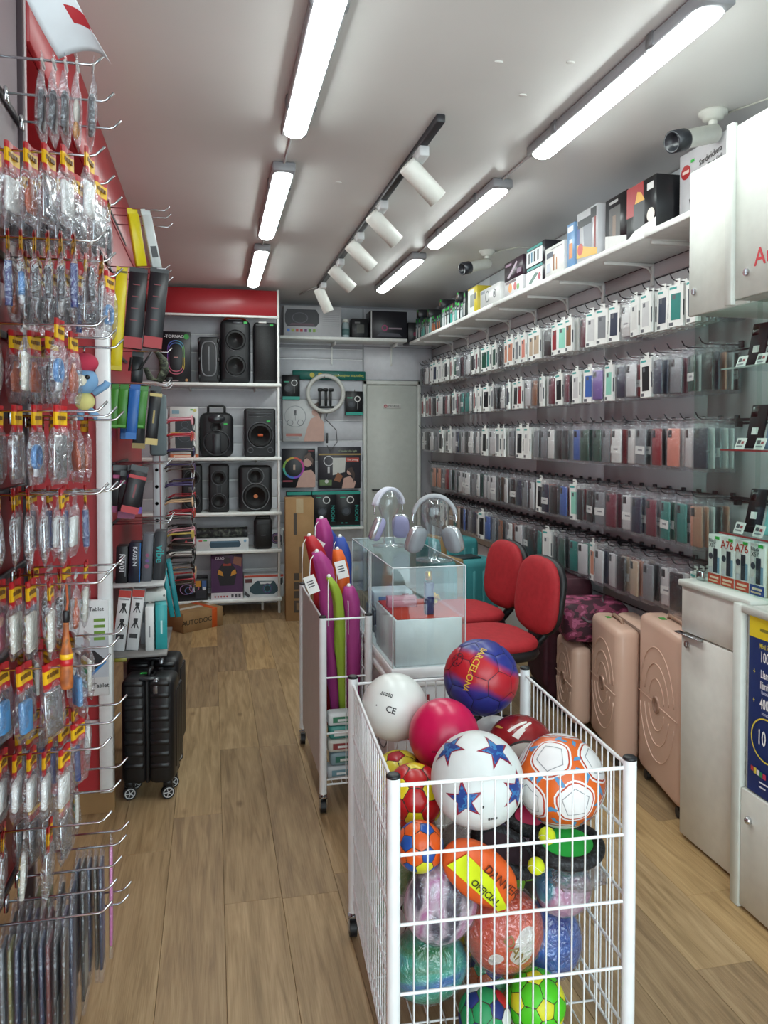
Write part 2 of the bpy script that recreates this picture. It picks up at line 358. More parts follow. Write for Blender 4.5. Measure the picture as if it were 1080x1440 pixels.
# track with five spots
tr = thing('spotlight_track', 'black ceiling track rail carrying the white spotlights', 'track rail', (.893, 0, CEIL))
MB().rbox(-.018, 2.95, -.034, .018, 6.5, 0, .004, 0, 1).build('rail', cm('#2b2c30', .4), tr)
MB().tube([(0, 6.5, -.012), (-.06, 6.7, -.008), (-.11, 6.95, -.004)], .007, 6).build('feed_cable', cm('#b8b8b8', .4), tr)
sp_m = cm('#dcdcd6', .4)
for k, y in enumerate((3.27, 4.05, 4.70, 5.42, 6.28)):
    t = thing('track_spotlight', ['white cylinder spotlight nearest the cut end of the black track', 'white cylinder spotlight second along the black track', 'white cylinder spotlight in the middle of the black track',
        'white cylinder spotlight fourth along the black track', 'white cylinder spotlight at the red header end of the black track'][k], 'spotlight', (.893, y, CEIL-.034), 0, 'spotlights on the ceiling track')
    MB().rbox(-.022, -.075, -.045, .022, .045, 0, .004, 0, 1).build('adapter', cm('#c4c6c8', .35), t)
    mb = MB(); mb.cyl((.0, .03, -.045), (.0, .03, -.085), .011, 10); mb.build('stem', sp_m, t)
    M = T(0, .03, -.10) @ RZ(R(8)) @ RY(R(132 if k < 4 else 155))
    mb = MB(); mb.lathe([(.03, -.075), (.043, -.072), (.045, -.06), (.045, .13), (.041, .132), (.038, .118), (.01, .11)], 22, 0, M); mb.build('lamp_head', sp_m, t)
# bullet cameras
def bullet(loc, rz, pitch, label, cable):
    t = thing('security_camera', label, 'camera', loc, rz)
    wm_ = cm('#d9dad2', .35)
    MB().lathe([(.055, 0), (.055, -.012), (.04, -.02), (.04, -.03), (.018, -.036)][::-1], 20, 0).build('mount', wm_, t)
    mb = MB(); mb.cyl((0, 0, -.03), (0, 0, -.07), .017, 12); mb.sph((0, 0, -.075), .026, 14, 8); mb.build('joint', wm_, t)
    M = T(0, 0, -.085) @ RX(pitch)
    mb = MB(); mb.lathe([(.028, -.02), (.036, -.01), (.036, .14), (.04, .145), (.04, .17)], 20, 0, M @ RX(R(90))); mb.build('body', wm_, t)
    mb = MB(); mb.lathe([(.0405, .150), (.042, .155), (.042, .215), (.034, .215), (.03, .19), (.005, .185)], 20, 0, M @ RX(R(90))); mb.build('hood', cm('#23262c', .3), t)
    MB().tube(cable, .004, 6).build('cable', wm_, t)
bullet((1.93, 2.70, CEIL), R(-80), R(17), 'white bullet camera with dark hood on the ceiling above the grill box', [(0, .05, -.004), (.3, .12, -.004), (.9, .3, -.004)])
bullet((1.86, 5.05, CEIL), R(-75), R(16), 'small white bullet camera on the ceiling over the middle of the long shelf', [(0, .05, -.004), (.2, .12, -.004), (.3, .55, -.004)])
# ================================================================== long shelf over the phone cases
SZ = 2.44
sh = thing('wall_shelf', 'long white wall shelf on brackets above the phone cases', 'shelf', (0, 0, 0))
ysh = [2.62, 3.06, 3.99, 4.92, 5.85, 6.78, 7.15]
for a, b in zip(ysh, ysh[1:]): MB().rbox(1.85, a+.001, SZ-.028, XR-.014, b-.001, SZ, .003, 0, 1).build('shelf_board', WHITE, sh)
for y in (3.08, 3.5, 4.0, 4.45, 4.93, 5.4, 5.87, 6.35, 6.8):
    mb = MB(); mb.rbox(1.9, y-.006, SZ-.045, XR-.014, y+.006, SZ-.029, .002, 0, 1); mb.rbox(XR-.03, y-.008, SZ-.14, XR-.014, y+.008, SZ-.04, .002, 0, 1)
    mb.tube([(2.08, y, SZ-.04), (2.14, y, SZ-.05), (2.168, y, SZ-.085)], .006, 6); mb.build('bracket', WHITE, sh)
GS = '#39c04a'
def sbox(label, y, w, h, mat, prints, d=.2, x=None, z=SZ, group=None, name='appliance_box', rz=0):
    """carton on the shelf; prints on the face that looks into the shop (-X)"""
    return carton(name, label, ((x or 1.87)+d/2, y, z), (d, w, h), mat, rz, left=prints, group=group)
sbox('large white electric grill box with red badge beside the white wall cabinet', 2.80, .34, .30, cm('#dcdce0', .3), [('p', [(-.1, .10), (.0, .17), (.12, .15), (.03, .075)], '#33363f'), ('p', [(-.09, .11), (.0, .175), (.03, .165), (-.05, .10)], '#70747e'),
    ('p', [(-.1, .10), (-.06, .085), (-.05, .05), (-.09, .06)], '#22242a'), ('c', -.125, .22, .03, '#b02a2c', 1.1), ('r', -.148, .214, -.102, .227, '#f0d9d0'), ('t', .04, .235, .036, 'Sandwichera', '#333333', .12, .8), ('t', .05, .205, .026, 'con Placas Grill', '#333333', .12, .8), ('r', -.09, .248, -.065, .26, GS), ('r', -.15, .0, .16, .03, '#b9bcc4')], d=.16, x=1.965)
print_on(carton('grill_box', 'plain grey side box squeezed behind the grill box', (2.15, 2.80, SZ), (.04, .2, .25), cm('#d4d4d8', .3)), '-y', (0, -.1, 0), [('c', 0, .23, .018, '#d9b53a'), ('r', -.018, .225, .018, .235, '#c22a22')])
sbox('black and red deep fryer box with chips printed on it', 3.115, .24, .235, cm('#17181c', .3), [('r', -.12, .1, .02, .235, '#a3262b'), ('r', -.06, .03, .03, .15, '#3a3b40'), ('p', [(-.05, .15), (-.03, .2), (.0, .19), (.03, .15)], '#d9a441'), ('p', [(-.12, 0), (.12, 0), (.12, .05), (-.05, .03)], '#e9e9e6'), ('c', .08, .07, .03, '#e2d9cc'), ('r', .05, .18, .1, .21, '#d9d9d9')])
sbox('tall black coffee maker box between the fryer box and the blender box', 3.36, .2, .25, cm('#131318', .3), [('r', -.06, .05, .04, .2, '#3b3432'), ('r', -.03, .06, .0, .16, '#7a5d4b'), ('p', [(-.1, 0), (.1, 0), (.1, .04), (-.1, .08)], '#dcdcda'), ('r', -.06, .218, .02, .232, '#b9b9b9')], x=1.885)
sbox('white and blue blender box with red stripe and jug picture', 3.62, .22, .26, cm('#d8dade', .3), [('r', -.11, .1, -.08, .2, '#27468f'), ('r', -.1, .18, .05, .22, '#2b2d33'), ('p', [(-.03, .05), (.05, .05), (.06, .18), (-.04, .18)], '#8a8e98'), ('r', .075, .03, .095, .2, '#8c2626'), ('p', [(-.11, .03), (.11, .01), (.11, .04), (-.11, .1)], '#e3b23c'), ('c', -.07, .07, .03, '#c43b2e'), ('r', .04, .2, .1, .25, '#24262c')])
sbox('slim light blue box with orange bottle picture beside the blender box', 3.80, .085, .235, cm('#7fa6cf', .3), [('r', -.02, .05, .02, .13, '#d07a2e'), ('r', -.015, .13, .015, .15, '#f0f0f0'), ('r', -.035, .19, .03, .22, '#e8e8ee')])
sbox('white trimmer box with brown tool picture', 4.0, .24, .17, cm('#e2e2e0', .3), [('r', -.02, .03, .0, .12, '#8c5a35'), ('r', .02, .03, .035, .1, '#b0703c'), ('r', -.1, .11, -.02, .14, '#3a4052'), ('r', -.1, .03, -.05, .08, '#b9bec8'), ('r', -.05, .15, .1, .155, '#999999')])
sbox('hair clipper box in black and white, lower of the pair', 4.26, .26, .115, cm('#25262c', .3), [('r', -.13, .0, .1, .09, '#dfe3e6'), ('p', [(-.1, .02), (.0, .07), (.05, .06), (-.06, .01)], '#4b6a5f'), ('c', .06, .04, .02, '#a33a4a'), ('r', -.12, .095, .1, .11, '#3c8f8a')])
sbox('hair clipper box in black and white, stacked on its twin', 4.26, .26, .115, cm('#25262c', .3), [('r', -.13, .0, .1, .09, '#d5dade'), ('r', -.1, .02, -.08, .08, '#26292e'), ('r', -.06, .02, -.04, .08, '#2f6f8a'), ('r', -.02, .02, .0, .08, '#26292e'), ('r', .03, .02, .05, .08, '#26292e'), ('r', -.12, .095, .1, .11, '#3c8f8a')], z=SZ+.118)
sbox('white box with colourful food picture under the purple box', 4.6, .3, .1, cm('#dddde0', .3), [('c', -.05, .05, .03, '#d08a3a'), ('c', .03, .05, .025, '#b33a3a'), ('c', .08, .04, .02, '#5e9a4a'), ('r', -.13, .08, .05, .095, '#54323f')])
sbox('dark purple straightener box stacked on the food picture box', 4.6, .3, .12, cm('#33202e', .3), [('p', [(-.1, .02), (.05, .1), (.07, .09), (-.07, .01)], '#b7a6b4'), ('r', .06, .02, .13, .05, '#7a5d76'), ('r', -.13, .09, -.03, .105, '#a48a9f')], z=SZ+.103)
sbox('white smartwatch box with round dials next to the purple box', 5.02, .38, .13, cm('#dfe0df', .3), [('o', -.05, .07, .04, .03, '#4a4d55'), ('c', .09, .07, .03, '#55585e'), ('o', .09, .07, .02, .015, '#d0d0d0'), ('r', -.17, .1, -.1, .12, '#7c828e')], d=.16)
sbox('yellow and white camera box standing upright', 5.38, .2, .19, cm('#d8c53a', .35), [('r', -.1, .0, .04, .18, '#d9dcda'), ('r', -.05, .05, .03, .14, '#8a9288'), ('c', .06, .12, .025, '#4b4d3a')], d=.16)
r2 = random.Random(5)
cols = ['#1d2a2c', '#20363a', '#16171b', '#2b3f47', '#7d8f8f', '#4c2f33', '#15323a', '#2f2b2b', '#8f9c9e', '#233a33']
yy = 5.56; k = 0
while yy < 7.0:
    w = r2.choice([.06, .08, .05, .1]); h = r2.choice([.13, .17, .2, .15, .11]); cc = cols[k % len(cols)]
    acc = r2.choice(['#3fa79a', '#c7d0d0', '#b06a4a', '#7fb8b0', '#d8d8d8'])
    pr_ = [('r', -w*.35, h*.1, w*.3, h*.55, acc), ('r', -w*.3, h*.62, w*.1, h*.7, '#c8cccc'), ('r', -w*.2, h*.8, w*.3, h*.92, GS)]
    nm = {'#3fa79a': 'teal', '#c7d0d0': 'pale grey', '#b06a4a': 'copper', '#7fb8b0': 'mint', '#d8d8d8': 'white'}[acc]
    sbox('small dark gadget box with %s picture and green price sticker on the shelf end' % nm, yy+w/2, w-.004, h, cm(cc, .35), pr_, d=.14, group='small gadget boxes with %s pictures on the long shelf' % nm, name='gadget_box', x=1.875+r2.random()*.02)
    if k % 6 == 2:
        sbox('little black gadget box lying on top of %s pictured box' % nm, yy+w/2, w-.008, .07, cm('#1a1b1f', .35), [('r', -w*.3, .02, w*.1, .05, '#6a4f44'), ('r', .0, .05, w*.3, .065, GS)], d=.12, z=SZ+h, name='gadget_box', group='black boxes on top of %s boxes' % nm)
    yy += w+r2.choice([0, .004, .012]); k += 1
# ================================================================== phone cases on the right wall
HX0 = 1.965                                              # hook tips
mb = MB(); mb.tube([(2.165-1.965, 0, 0), (.03, 0, 0), (.012, 0, .008), (0, 0, .028)], .0028, 5); mb.rbox(.192, -.012, -.012, .205, .012, .018, .002, 0, 1)
hook_me = mb.mesh('hook', DARKM)
r3 = random.Random(11); r7 = random.Random(12)
CASES = [('#17181c', 'black'), ('#1f2a44', 'navy blue'), ('#8f1f28', 'dark red'), ('#c9cacb', 'silver grey'), ('#d9dad8', 'white'), ('#d98a7a', 'salmon pink'), ('#1f7f78', 'teal'), ('#7c64a8', 'lilac'), ('#3f66b0', 'blue'),
         ('#c98b72', 'rose gold'), ('#1e4a3c', 'dark green'), ('#6d2a3a', 'burgundy'), ('#7f8388', 'grey'), ('#8a5a3c', 'brown'), ('#8fd0bd', 'mint'), ('#d5702a', 'orange'), ('#b9a58e', 'beige')]
WEI = [24, 10, 6, 16, 14, 3, 3, 1.5, 2, 3, 3.5, 3.5, 14, 2, 1.2, .6, 3]
cm_case = {}
def case_meshes(kind, ci):
    key = (kind, ci)
    if key in cm_case: return cm_case[key]
    col, nm = CASES[ci]; out = []
    c = cm(col, .4)
    if kind == 'box':            # thin white card box with a window print
        mb = MB(); mb.box(-.0065, -.046, -.195, .0065, .046, -.012); out.append(('card_box', mb.mesh('card_box', WHITE)))
        mb = MB(); x = -.0071
        mb.add([(x, .03, -.165), (x, -.03, -.165), (x, -.03, -.05), (x, .03, -.05)], [(0, 1, 2, 3)], 0)
        mb.add([(x, .04, -.03), (x, -.005, -.03), (x, -.005, -.02), (x, .04, -.02)], [(0, 1, 2, 3)], 1)
        mb.add([(x-.0003, .022, -.075), (x-.0003, .002, -.075), (x-.0003, .002, -.055), (x-.0003, .022, -.055)], [(0, 1, 2, 3)], 2)
        mb.add([(x, .04, -.19), (x, .015, -.19), (x, .015, -.175), (x, .04, -.175)], [(0, 1, 2, 3)], 2)
        mb.box(-.0069, -.0466, -.15, .0, -.046, -.08, 2)
        out.append(('printed_case', mb.mesh('printed_case', [c, ink('#3f9f9a'), ink('#5a5d63')])))
        mb = MB(); mb.box(-.001, -.018, -.012, .001, .018, .014); out.append(('hang_tab', mb.mesh('hang_tab', WHITE)))
    else:                        # case in a clear sleeve with a card
        mb = MB(); mb.rbox(-.0055, -.037, -.185, .0055, .037, -.03, .005, 0, 2); out.append(('case', mb.mesh('case', c)))
        mb = MB()
        mb.rbox(-.0068, .006, -.068, -.005, .031, -.036, .002, 0, 1)
        mb.cyl((-.0071, .013, -.044), (-.0065, .013, -.044), .005, 8); mb.cyl((-.0071, .013, -.058), (-.0065, .013, -.058), .005, 8)
        out.append(('camera_cutout', mb.mesh('camera_cutout', cm('#26272c', .3))))
        if kind == 'sleeve_card':
            mb = MB(); mb.box(-.0069, -.0375, -.14, -.0058, .0375, -.105, 0); mb.box(-.0073, -.02, -.125, -.0069, .015, -.118, 1); out.append(('paper_band', mb.mesh('paper_band', [WHITE, ink('#8a8d92')])))
        nb = MB(); nb.rbox(-.0085, -.045, -.2, .0085, .045, -.012, .004, 0, 1); nb.box(-.0007, -.045, -.013, .0007, .045, .012); out.append(('clear_sleeve', nb.mesh('clear_sleeve', FILM2)))
    cm_case[key] = out; return out
def hexgrey(): return 0
slots = []
for ri, zr in enumerate(ROWS):
    y = 2.80+.02*ri
    while y < 7.28:
        if not (ri == 3 and y > 6.9) and not (ri == 4 and y > 7.0):
            ob('hook', hook_me, wr, (HX0, y, zr+.012))
            n = r3.choice([4, 5, 5, 6]); boxy = r3.random() < ([.62, .32, .2, .15, .15][ri])
            if ri == 0 and y < 4.2: boxy = r3.random() < .85
            pair = r3.choices(range(len(CASES)), WEI)[0]
            xx = HX0+.022+r3.random()*.03; cyaw = max(-.2, min(.2, r7.gauss(0, .12))); ctilt = r7.gauss(0, .012)
            for q in range(n):
                if xx > 2.145: break
                ci = pair if r3.random() < .35 else r3.choices(range(len(CASES)), WEI)[0]
                kind = 'box' if boxy else r3.choice(['sleeve', 'sleeve', 'sleeve', 'sleeve_card'])
                slots.append((q, y, ri, min(xx, 2.138), zr, kind, ci, cyaw+max(-.06, min(.06, .3*r3.gauss(0, .12))), ctilt+.3*r3.gauss(0, .035)))
                xx += r3.uniform(.026, .036)
        y += r3.uniform(.104, .124)
slots.sort(key=lambda s: (min(s[0], 1)*4+s[1]))           # front of every hook first, near ones first
ROWN = ['top wall row', 'second wall row', 'middle wall row', 'fourth wall row', 'lowest wall row']
stuff = MB(); smats = []
for n, (q, y, ri, xx, zr, kind, ci, yaw, tilt) in enumerate(slots):
    rot = (tilt, 0, yaw); loc = (xx, y, zr+.008); SC = (1, 1, 1) if ri < 2 else (1, 1.04, 1.1)
    if n < 300:
        kn = {'box': 'boxed %s phone case with printed window', 'sleeve': '%s phone case in a clear sleeve', 'sleeve_card': '%s phone case with paper band in a clear sleeve'}[kind] % CASES[ci][1]
        t = thing('phone_case', '%s, %s' % (kn, ROWN[ri]), 'phone case', loc, 0, '%s, %s' % (kn, ROWN[ri]), rot)
        t.scale = SC
        for nm, me in case_meshes(kind, ci): ob(nm, me, t)
    else:
        M = T(*loc) @ Euler(rot).to_matrix().to_4x4() @ Matrix.Diagonal(SC+(1,))
        c = WHITE if kind == 'box' else cm(CASES[ci][0], .4)
        for mm in (c, FILM2):
            if mm not in smats: smats.append(mm)
        if kind == 'box': stuff.box(-.0065, -.046, -.195, .0065, .046, -.012, smats.index(c), M)
        else:
            stuff.box(-.0055, -.037, -.185, .0055, .037, -.03, smats.index(c), M); stuff.box(-.008, -.045, -.2, .008, .045, -.012, smats.index(FILM2), M)
        stuff.box(-.0007, -.02, -.012, .0007, .02, .012, smats.index(FILM2), M)
o = stuff.build('stacked_phone_cases', smats); tag(o, 'phone cases hanging behind the front ones on the wall hooks', 'phone cases'); o['kind'] = 'stuff'
# ================================================================== wall cabinets and glass showcase
cw = cm('#d3d8d1', .45)
def upper(label, x0, y0, y1, z0, z1, lock, letters=None):
    t = thing('wall_cabinet', label, 'cabinet', (0, 0, 0))
    MB().rbox(x0+.02, y0, z0, XR-.02, y1, z1, .004, 0, 1).build('cabinet_body', cw, t)
    d = MB().rbox(x0, y0+.002, z0-.004, x0+.018, y1, z1+.004, .003, 0, 1).build('door', cw, t)
    mb = MB(); mb.cyl((x0, lock[0], lock[1]), (x0-.006, lock[0], lock[1]), .012, 14); mb.box(x0-.008, lock[0]-.003, lock[1]-.009, x0-.005, lock[0]+.003, lock[1]+.009); mb.build('lock', CHROME, d)
    if letters: print_on(d, '-x', (x0, letters[0], letters[1]), letters[2], 'lettering')
upper('white wall cabinet with a lock, next to the phone case wall', 1.76, 2.268, 2.595, 2.0, 2.53, (2.56, 2.085))
upper('white wall cabinet with red lettering on its door', 1.685, 1.3, 2.262, 2.0, 2.56, (2.175, 2.075), (2.06, 2.07, [('t', 0, .04, .078, 'Auto', '#c22b36')]))
mb = MB(); mb.rbox(1.67, 2.232, 1.98, 1.69, 2.266, 2.575, .003, 0, 1); mb.build('x', cw); o = bpy.data.objects['x']; o.name = 'filler_strip'; tag(o, 'narrow white filler strip between the two wall cabinets', 'trim strip')
# glass showcase between the wall cabinets and the base cabinets
gc = thing('glass_showcase', 'glass phone showcase between white cabinets with shelves', 'showcase', (0, 0, 0))
MB().rbox(2.150, 1.3, 1.01, 2.172, 2.60, 1.995, .002, 0, 1).build('back_panel', cm('#d6d3d0', .4), gc)
MB().box(1.79, 2.588, 1.005, 2.148, 2.593, 1.997).build('side_pane', PANE, gc)
MB().box(1.782, 2.225, 1.005, 1.787, 2.586, 1.997).build('front_pane', PANE, gc)
MB().box(1.775, 1.55, 1.005, 1.780, 2.235, 1.997).build('sliding_pane', PANE, gc)
for za, c in ((1.79, '#9fb0ab'), (1.50, '#a33a3c'), (1.20, '#a33a3c')):
    s_ = MB().box(1.80, 1.3, za-.006, 2.148, 2.45, za).build('glass_shelf', GLASS, gc)
    MB().box(1.797, 1.3, za-.006, 1.7995, 2.45, za).build('shelf_edge', cm(c, .3), s_)
mb = MB(); mb.tube([(2.10, 2.58, 1.88), (2.13, 2.55, 1.86), (2.14, 2.5, 1.80)], .01, 8); mb.rbox(1.80, 2.2, 1.978, 1.83, 2.22, 1.997, .003, 0, 1)
mb.build('bracket', cm('#c8c8c8', .3), gc)
def phone(y, z, col, label, scr=False, k=0):
    t = thing('smartphone', label, 'smartphone', (1.87, y, z), 0, None, (0, R(14), R(8)))
    MB().rbox(-.0045, -.037, 0, .0045, .037, .16, .006, 0, 2).build('body', cm(col, .5, 0, .2), t)
    mb = MB(); mb.rbox(-.0065, .003, .115, -.004, .031, .152, .003, 0, 1); mb.build('camera_block', cm('#0d0e11', .2), t)
    g = MB().box(-.0053, -.012, .05, -.0046, .015, .075).build('sticker', WHITE, t)
    return t
PC = [('#14161c', 'black'), ('#20242c', 'dark grey'), ('#1b2233', 'midnight blue'), ('#7fc0bf', 'turquoise'), ('#181a20', 'jet black'), ('#6f86a0', 'slate blue'), ('#101114', 'matt black')]
pn = 0
for za, zn in ((1.79, 'upper'), (1.50, 'middle'), (1.20, 'lower')):
    for q, y in enumerate((2.37, 2.27, 2.17, 2.06)):
        ci = {(0, 0): 1, (0, 1): 0, (1, 0): 4, (1, 1): 5, (2, 0): 0, (2, 1): 3}.get((['upper', 'middle', 'lower'].index(zn), q), (pn*3+2) % 7)
        phone(y, za+.003, PC[ci][0], '%s smartphone leaning on the %s glass shelf, %s from the shelf end' % (PC[ci][1], zn, ['first', 'second', 'third', 'fourth'][q]))
        t = thing('price_tag', 'white price card before the %s phone on the %s glass shelf' % (['first', 'second', 'third', 'fourth'][q], zn), 'price tag', (1.825, y+.015, za), 0, 'price cards on the glass shelves', (0, R(20), R(-6)))
        MB().box(-.001, -.028, 0, .001, .028, .042).build('card', WHITE, t)
        print_on(t, '-x', (-.001, 0, 0), [('r', -.02, .02, .0, .034, '#4b4e55'), ('r', -.02, .008, .018, .014, '#8d9096'), ('r', .005, .02, .02, .03, '#a0343c')]); pn += 1
# base cabinets
def base(name, label, loc): return thing(name, label, 'cabinet', loc)
bc = base('base_cabinet', 'tall narrow white base cabinet with drawer and locked door beside the pink suitcases', (0, 0, 0))
MB().rbox(1.78, 2.215, .02, XR-.06, 2.615, .975, .003, 0, 1).build('cabinet_body', cm('#dfdfd6', .4), bc)
MB().rbox(1.745, 2.213, .975, XR-.06, 2.62, .998, .003, 0, 1).build('cabinet_top', cw, bc)
d1 = MB().rbox(1.76, 2.217, .80, 1.779, 2.615, .972, .002, 0, 1).build('drawer', cm('#e4e4dc', .38), bc)
d2 = MB().rbox(1.76, 2.217, .012, 1.779, 2.615, .794, .002, 0, 1).build('door', cm('#e4e4dc', .38), bc)
MB().rbox(1.735, 2.48, .792, 1.76, 2.625, .797, .001, 0, 1).build('handle', CHROME, d2)
mb = MB(); mb.cyl((1.76, 2.575, .755), (1.752, 2.575, .755), .013, 14); mb.box(1.750, 2.573, .747, 1.752, 2.577, .763); mb.build('lock', CHROME, d2)
bc = base('poster_cabinet', 'white base cabinet with a blue and yellow mobile offer poster', (0, 0, 0))
MB().rbox(1.70, 1.3, .0, XR-.02, 2.20, .985, .003, 0, 1).build('cabinet_body', cm('#d9dbd6', .4), bc)
MB().rbox(1.675, 2.165, .0, 1.70, 2.207, 1.0, .003, 0, 1).build('frame_post', cw, bc)
MB().rbox(1.672, 1.3, .975, 1.70, 2.164, 1.0, .003, 0, 1).build('frame_rail', cw, bc)
d2 = MB().rbox(1.68, 1.3, .012, 1.699, 2.163, .40, .002, 0, 1).build('door', cm('#e4e4dc', .38), bc)
MB().sph((1.676, 2.12, .31), .013, 14, 8).build('knob', CHROME, d2)
po = MB().box(1.690, 1.35, .405, 1.6985, 2.145, .972).build('poster', cm('#1a2f6b', .3), bc)
U = -.397
W8 = '#ffffff'
def pt(u, v, size, body, col, sx=.55): return ('t', U+u, v, size, body, col, 0, sx)
print_on(po, '-x', (1.690, 1.7475, .405), [('r', U, .50, .397, .567, '#e8d023'), ('r', U+.05, .524, U+.15, .534, '#8a8030'), pt(.072, .478, .022, 'Móvil 5G', '#e8d44a'), pt(.072, .443, .048, '100', W8), pt(.108, .448, .026, 'GB', W8),
    pt(.092, .390, .036, 'Llamadas', W8), pt(.092, .355, .036, 'Ilimitadas', W8), pt(.08, .333, .016, 'Nacionales', '#c9d0ea'), pt(.028, .390, .03, '+', '#e8d44a'), pt(.028, .298, .03, '+', '#e8d44a'),
    pt(.075, .296, .048, '400', W8), pt(.13, .292, .034, 'Min', W8), pt(.09, .268, .015, 'internacionales', '#c9d0ea'), ('o', U+.088, .185, .066, .071, '#e9d54a', 1.0), pt(.066, .187, .068, '10', W8, .6), pt(.118, .187, .06, '€', W8, .6), pt(.125, .158, .02, '/mes', W8),
    ('r', U+.02, .07, U+.032, .085, '#c43a3a'), ('r', U+.034, .065, U+.046, .085, '#e0c94a'), ('r', U+.048, .065, U+.06, .082, '#e9e9e9'), ('r', U+.062, .063, U+.074, .08, '#3a8f55'), ('r', U+.076, .063, U+.09, .08, '#c43a5a'),
    ('r', U+.06, .045, U+.1, .05, '#dfe2ee'), ('r', U+.06, .03, U+.09, .035, '#dfe2ee'), ('c', U+.2, .05, .06, '#5b3a2c')], 'poster_print')
# boxed phones on the base cabinet
for q, (bt, txt, fc, y) in enumerate((('Black', '3', '#c4462c', 2.505), ('', 'A76', '#c4462c', 2.430), ('', 'A76', '#c4462c', 2.352), ('Black', '57', '#27468f', 2.275))):
    pr_ = [('r', -.036, 0, .036, .035, fc), ('r', -.025, .018, .025, .026, '#f0d9c0'), ('r', -.03, .006, .02, .012, '#e8c9a8'), ('r', -.006, .04, .018, .13, '#2d3440'), ('r', .018, .04, .03, .1, '#7aa0b8'), ('c', -.02, .1, .012, '#39404c'), ('r', -.03, .04, -.01, .06, '#c9ccd2'), ('r', .005, .165, .03, .176, GS)]
    if bt: pr_ += [('t', -.01, .158, .02, bt, '#3a3d44'), ('t', -.01, .14, .022, 'X07' if q == 0 else 'X57', '#3a3d44')]
    else: pr_ += [('t', -.002, .15, .042, txt, '#c43a2c')]
    carton('phone_box', ['white phone box with black lettering at the end of the cabinet top', 'white phone box with red A76 lettering, beside the end box', 'white phone box with red A76 lettering, beside the blue banded box', 'white phone box with a blue band at its foot'][q], (1.845, y, 1.0), (.05, .073, .18), WHITE, 0, left=pr_)
carton('phone_box', 'yellow phone box beside the blue banded box', (1.85, 2.195, 1.0), (.05, .07, .175), cm('#d9bd2e', .4), 0, left=[('r', -.02, .1, .02, .13, '#b0372a'), ('r', -.02, .03, .02, .08, '#3a3f4a'), ('r', .0, .15, .03, .165, GS)])
mb = MB(); mb.rbox(1.80, 2.552, 1.0, 1.82, 2.587, 1.035, .003, 0, 1); o = mb.build('glass_clamp', CHROME, gc)
# ================================================================== luggage on the right
def swheel(mb, x, y, m=0):
    mb.cyl((x-.009, y, .022), (x+.009, y, .022), .022, 14, m)
def pink_case(label, near, ang, w, h, d):
    """hard pink suitcase: front face runs from near corner backwards; local x = thickness, y = along the face"""
    t = thing('hard_suitcase', label, 'suitcase', (near[0], near[1], 0), R(ang), 'pink suitcase set')
    pm = noisy('pink_shell', [(.3, '#d3ae9a'), (.7, '#dab7a4')], 3, 2, .35)
    z0 = .05
    MB().rbox(0, 0, z0, d*.49, w, h, .035, 0, 3).build('front_shell', pm, t)
    MB().rbox(d*.51, 0, z0, d, w, h, .035, 0, 3).build('back_shell', pm, t)
    MB().rbox(d*.47, .006, z0+.006, d*.53, w-.006, h-.006, .02, 0, 2).build('zip_band', cm('#7a5d50', .5), t)
    mb = MB(); c = (w/2, (z0+h)/2)
    for q, rr in enumerate((.42, .30, .19)):
        rr *= w
        for s_ in (0, 1):
            path = [(-.0005, c[0]+rr*math.cos(a), c[1]+rr*1.28*math.sin(a)) for a in [PI*s_+PI*(.06+.88*i/22) for i in range(23)]]
            mb.tube(path, .0028, 5)
    mb.tube([(-.0005, .01, c[1]), (-.0005, w-.01, c[1])], .0028, 5); mb.build('embossed_rings', pm, t)
    mb = MB(); mb.lathe([(.036, -.004), (.036, .006), (.026, .009), (.024, .004), (.004, .004)], 18, 0, T(0, c[0], c[1]) @ RY(R(-90))); mb.build('badge', cm('#b08d7c', .25, .3), t)
    mb = MB()
    for y in (.05, w-.05): swheel(mb, .03, y); swheel(mb, d-.03, y)
    mb.build('wheels', cm('#2a2626', .5), t)
    mb = MB(); mb.tube([(d*.3, w*.32, h-.004), (d*.3, w*.36, h+.016), (d*.3, w*.64, h+.016), (d*.3, w*.68, h-.004)], .008, 8); mb.build('handle', cm('#a5836f', .4), t)
    MB().box(d*.15, w*.62, h-.001, d*.24, w*.7, h+.002).build('price_sticker', cm('#3a9a3a', .5), t)
pink_case('largest pink hard suitcase with ring relief next to the white cabinet', (1.80, 2.69), -11, .45, .752, .27)
pink_case('medium pink hard suitcase with ring relief, in the middle of the set', (1.80, 3.17), -11, .40, .655, .24)
pink_case('smallest pink hard suitcase under the camouflage bag', (1.80, 3.61), -11, .34, .455, .22)
mar = noisy('maroon_fabric', [(.3, '#3a1420'), (.7, '#4a1b29')], 20, 3, .7, bump=.2, bscale=150)
t = thing('soft_suitcase', 'large maroon fabric suitcase behind the camouflage bag', 'suitcase', (1.84, 3.97, 0), R(-8))
MB().rbox(0, 0, .06, .26, .44, .745, .05, 0, 3).build('body', mar, t)
mb = MB(); mb.rbox(-.018, .04, .12, .02, .40, .48, .02, 0, 2); mb.build('front_pocket', mar, t)
mb = MB(); mb.tube([(.01, .03, .735), (.03, .41, .735), (.23, .41, .735), (.23, .03, .735)], .005, 6, closed=True); mb.tube([(.02, .1, .748), (.1, .16, .752), (.12, .3, .752), (.03, .36, .748)], .004, 6); mb.build('piping', cm('#9a8a90', .4), t)
mb = MB(); mb.sph((.11, .23, .748), .016, 12, 8, 0, (1, 1, .4)); mb.build('badge', CHROME, t)
mb = MB(); [swheel(mb, x_, y_) for x_ in (.04, .22) for y_ in (.05, .39)]; mb.rbox(.0, .02, .04, .26, .42, .065, .01, 0, 1); mb.build('wheels', BLACK, t)
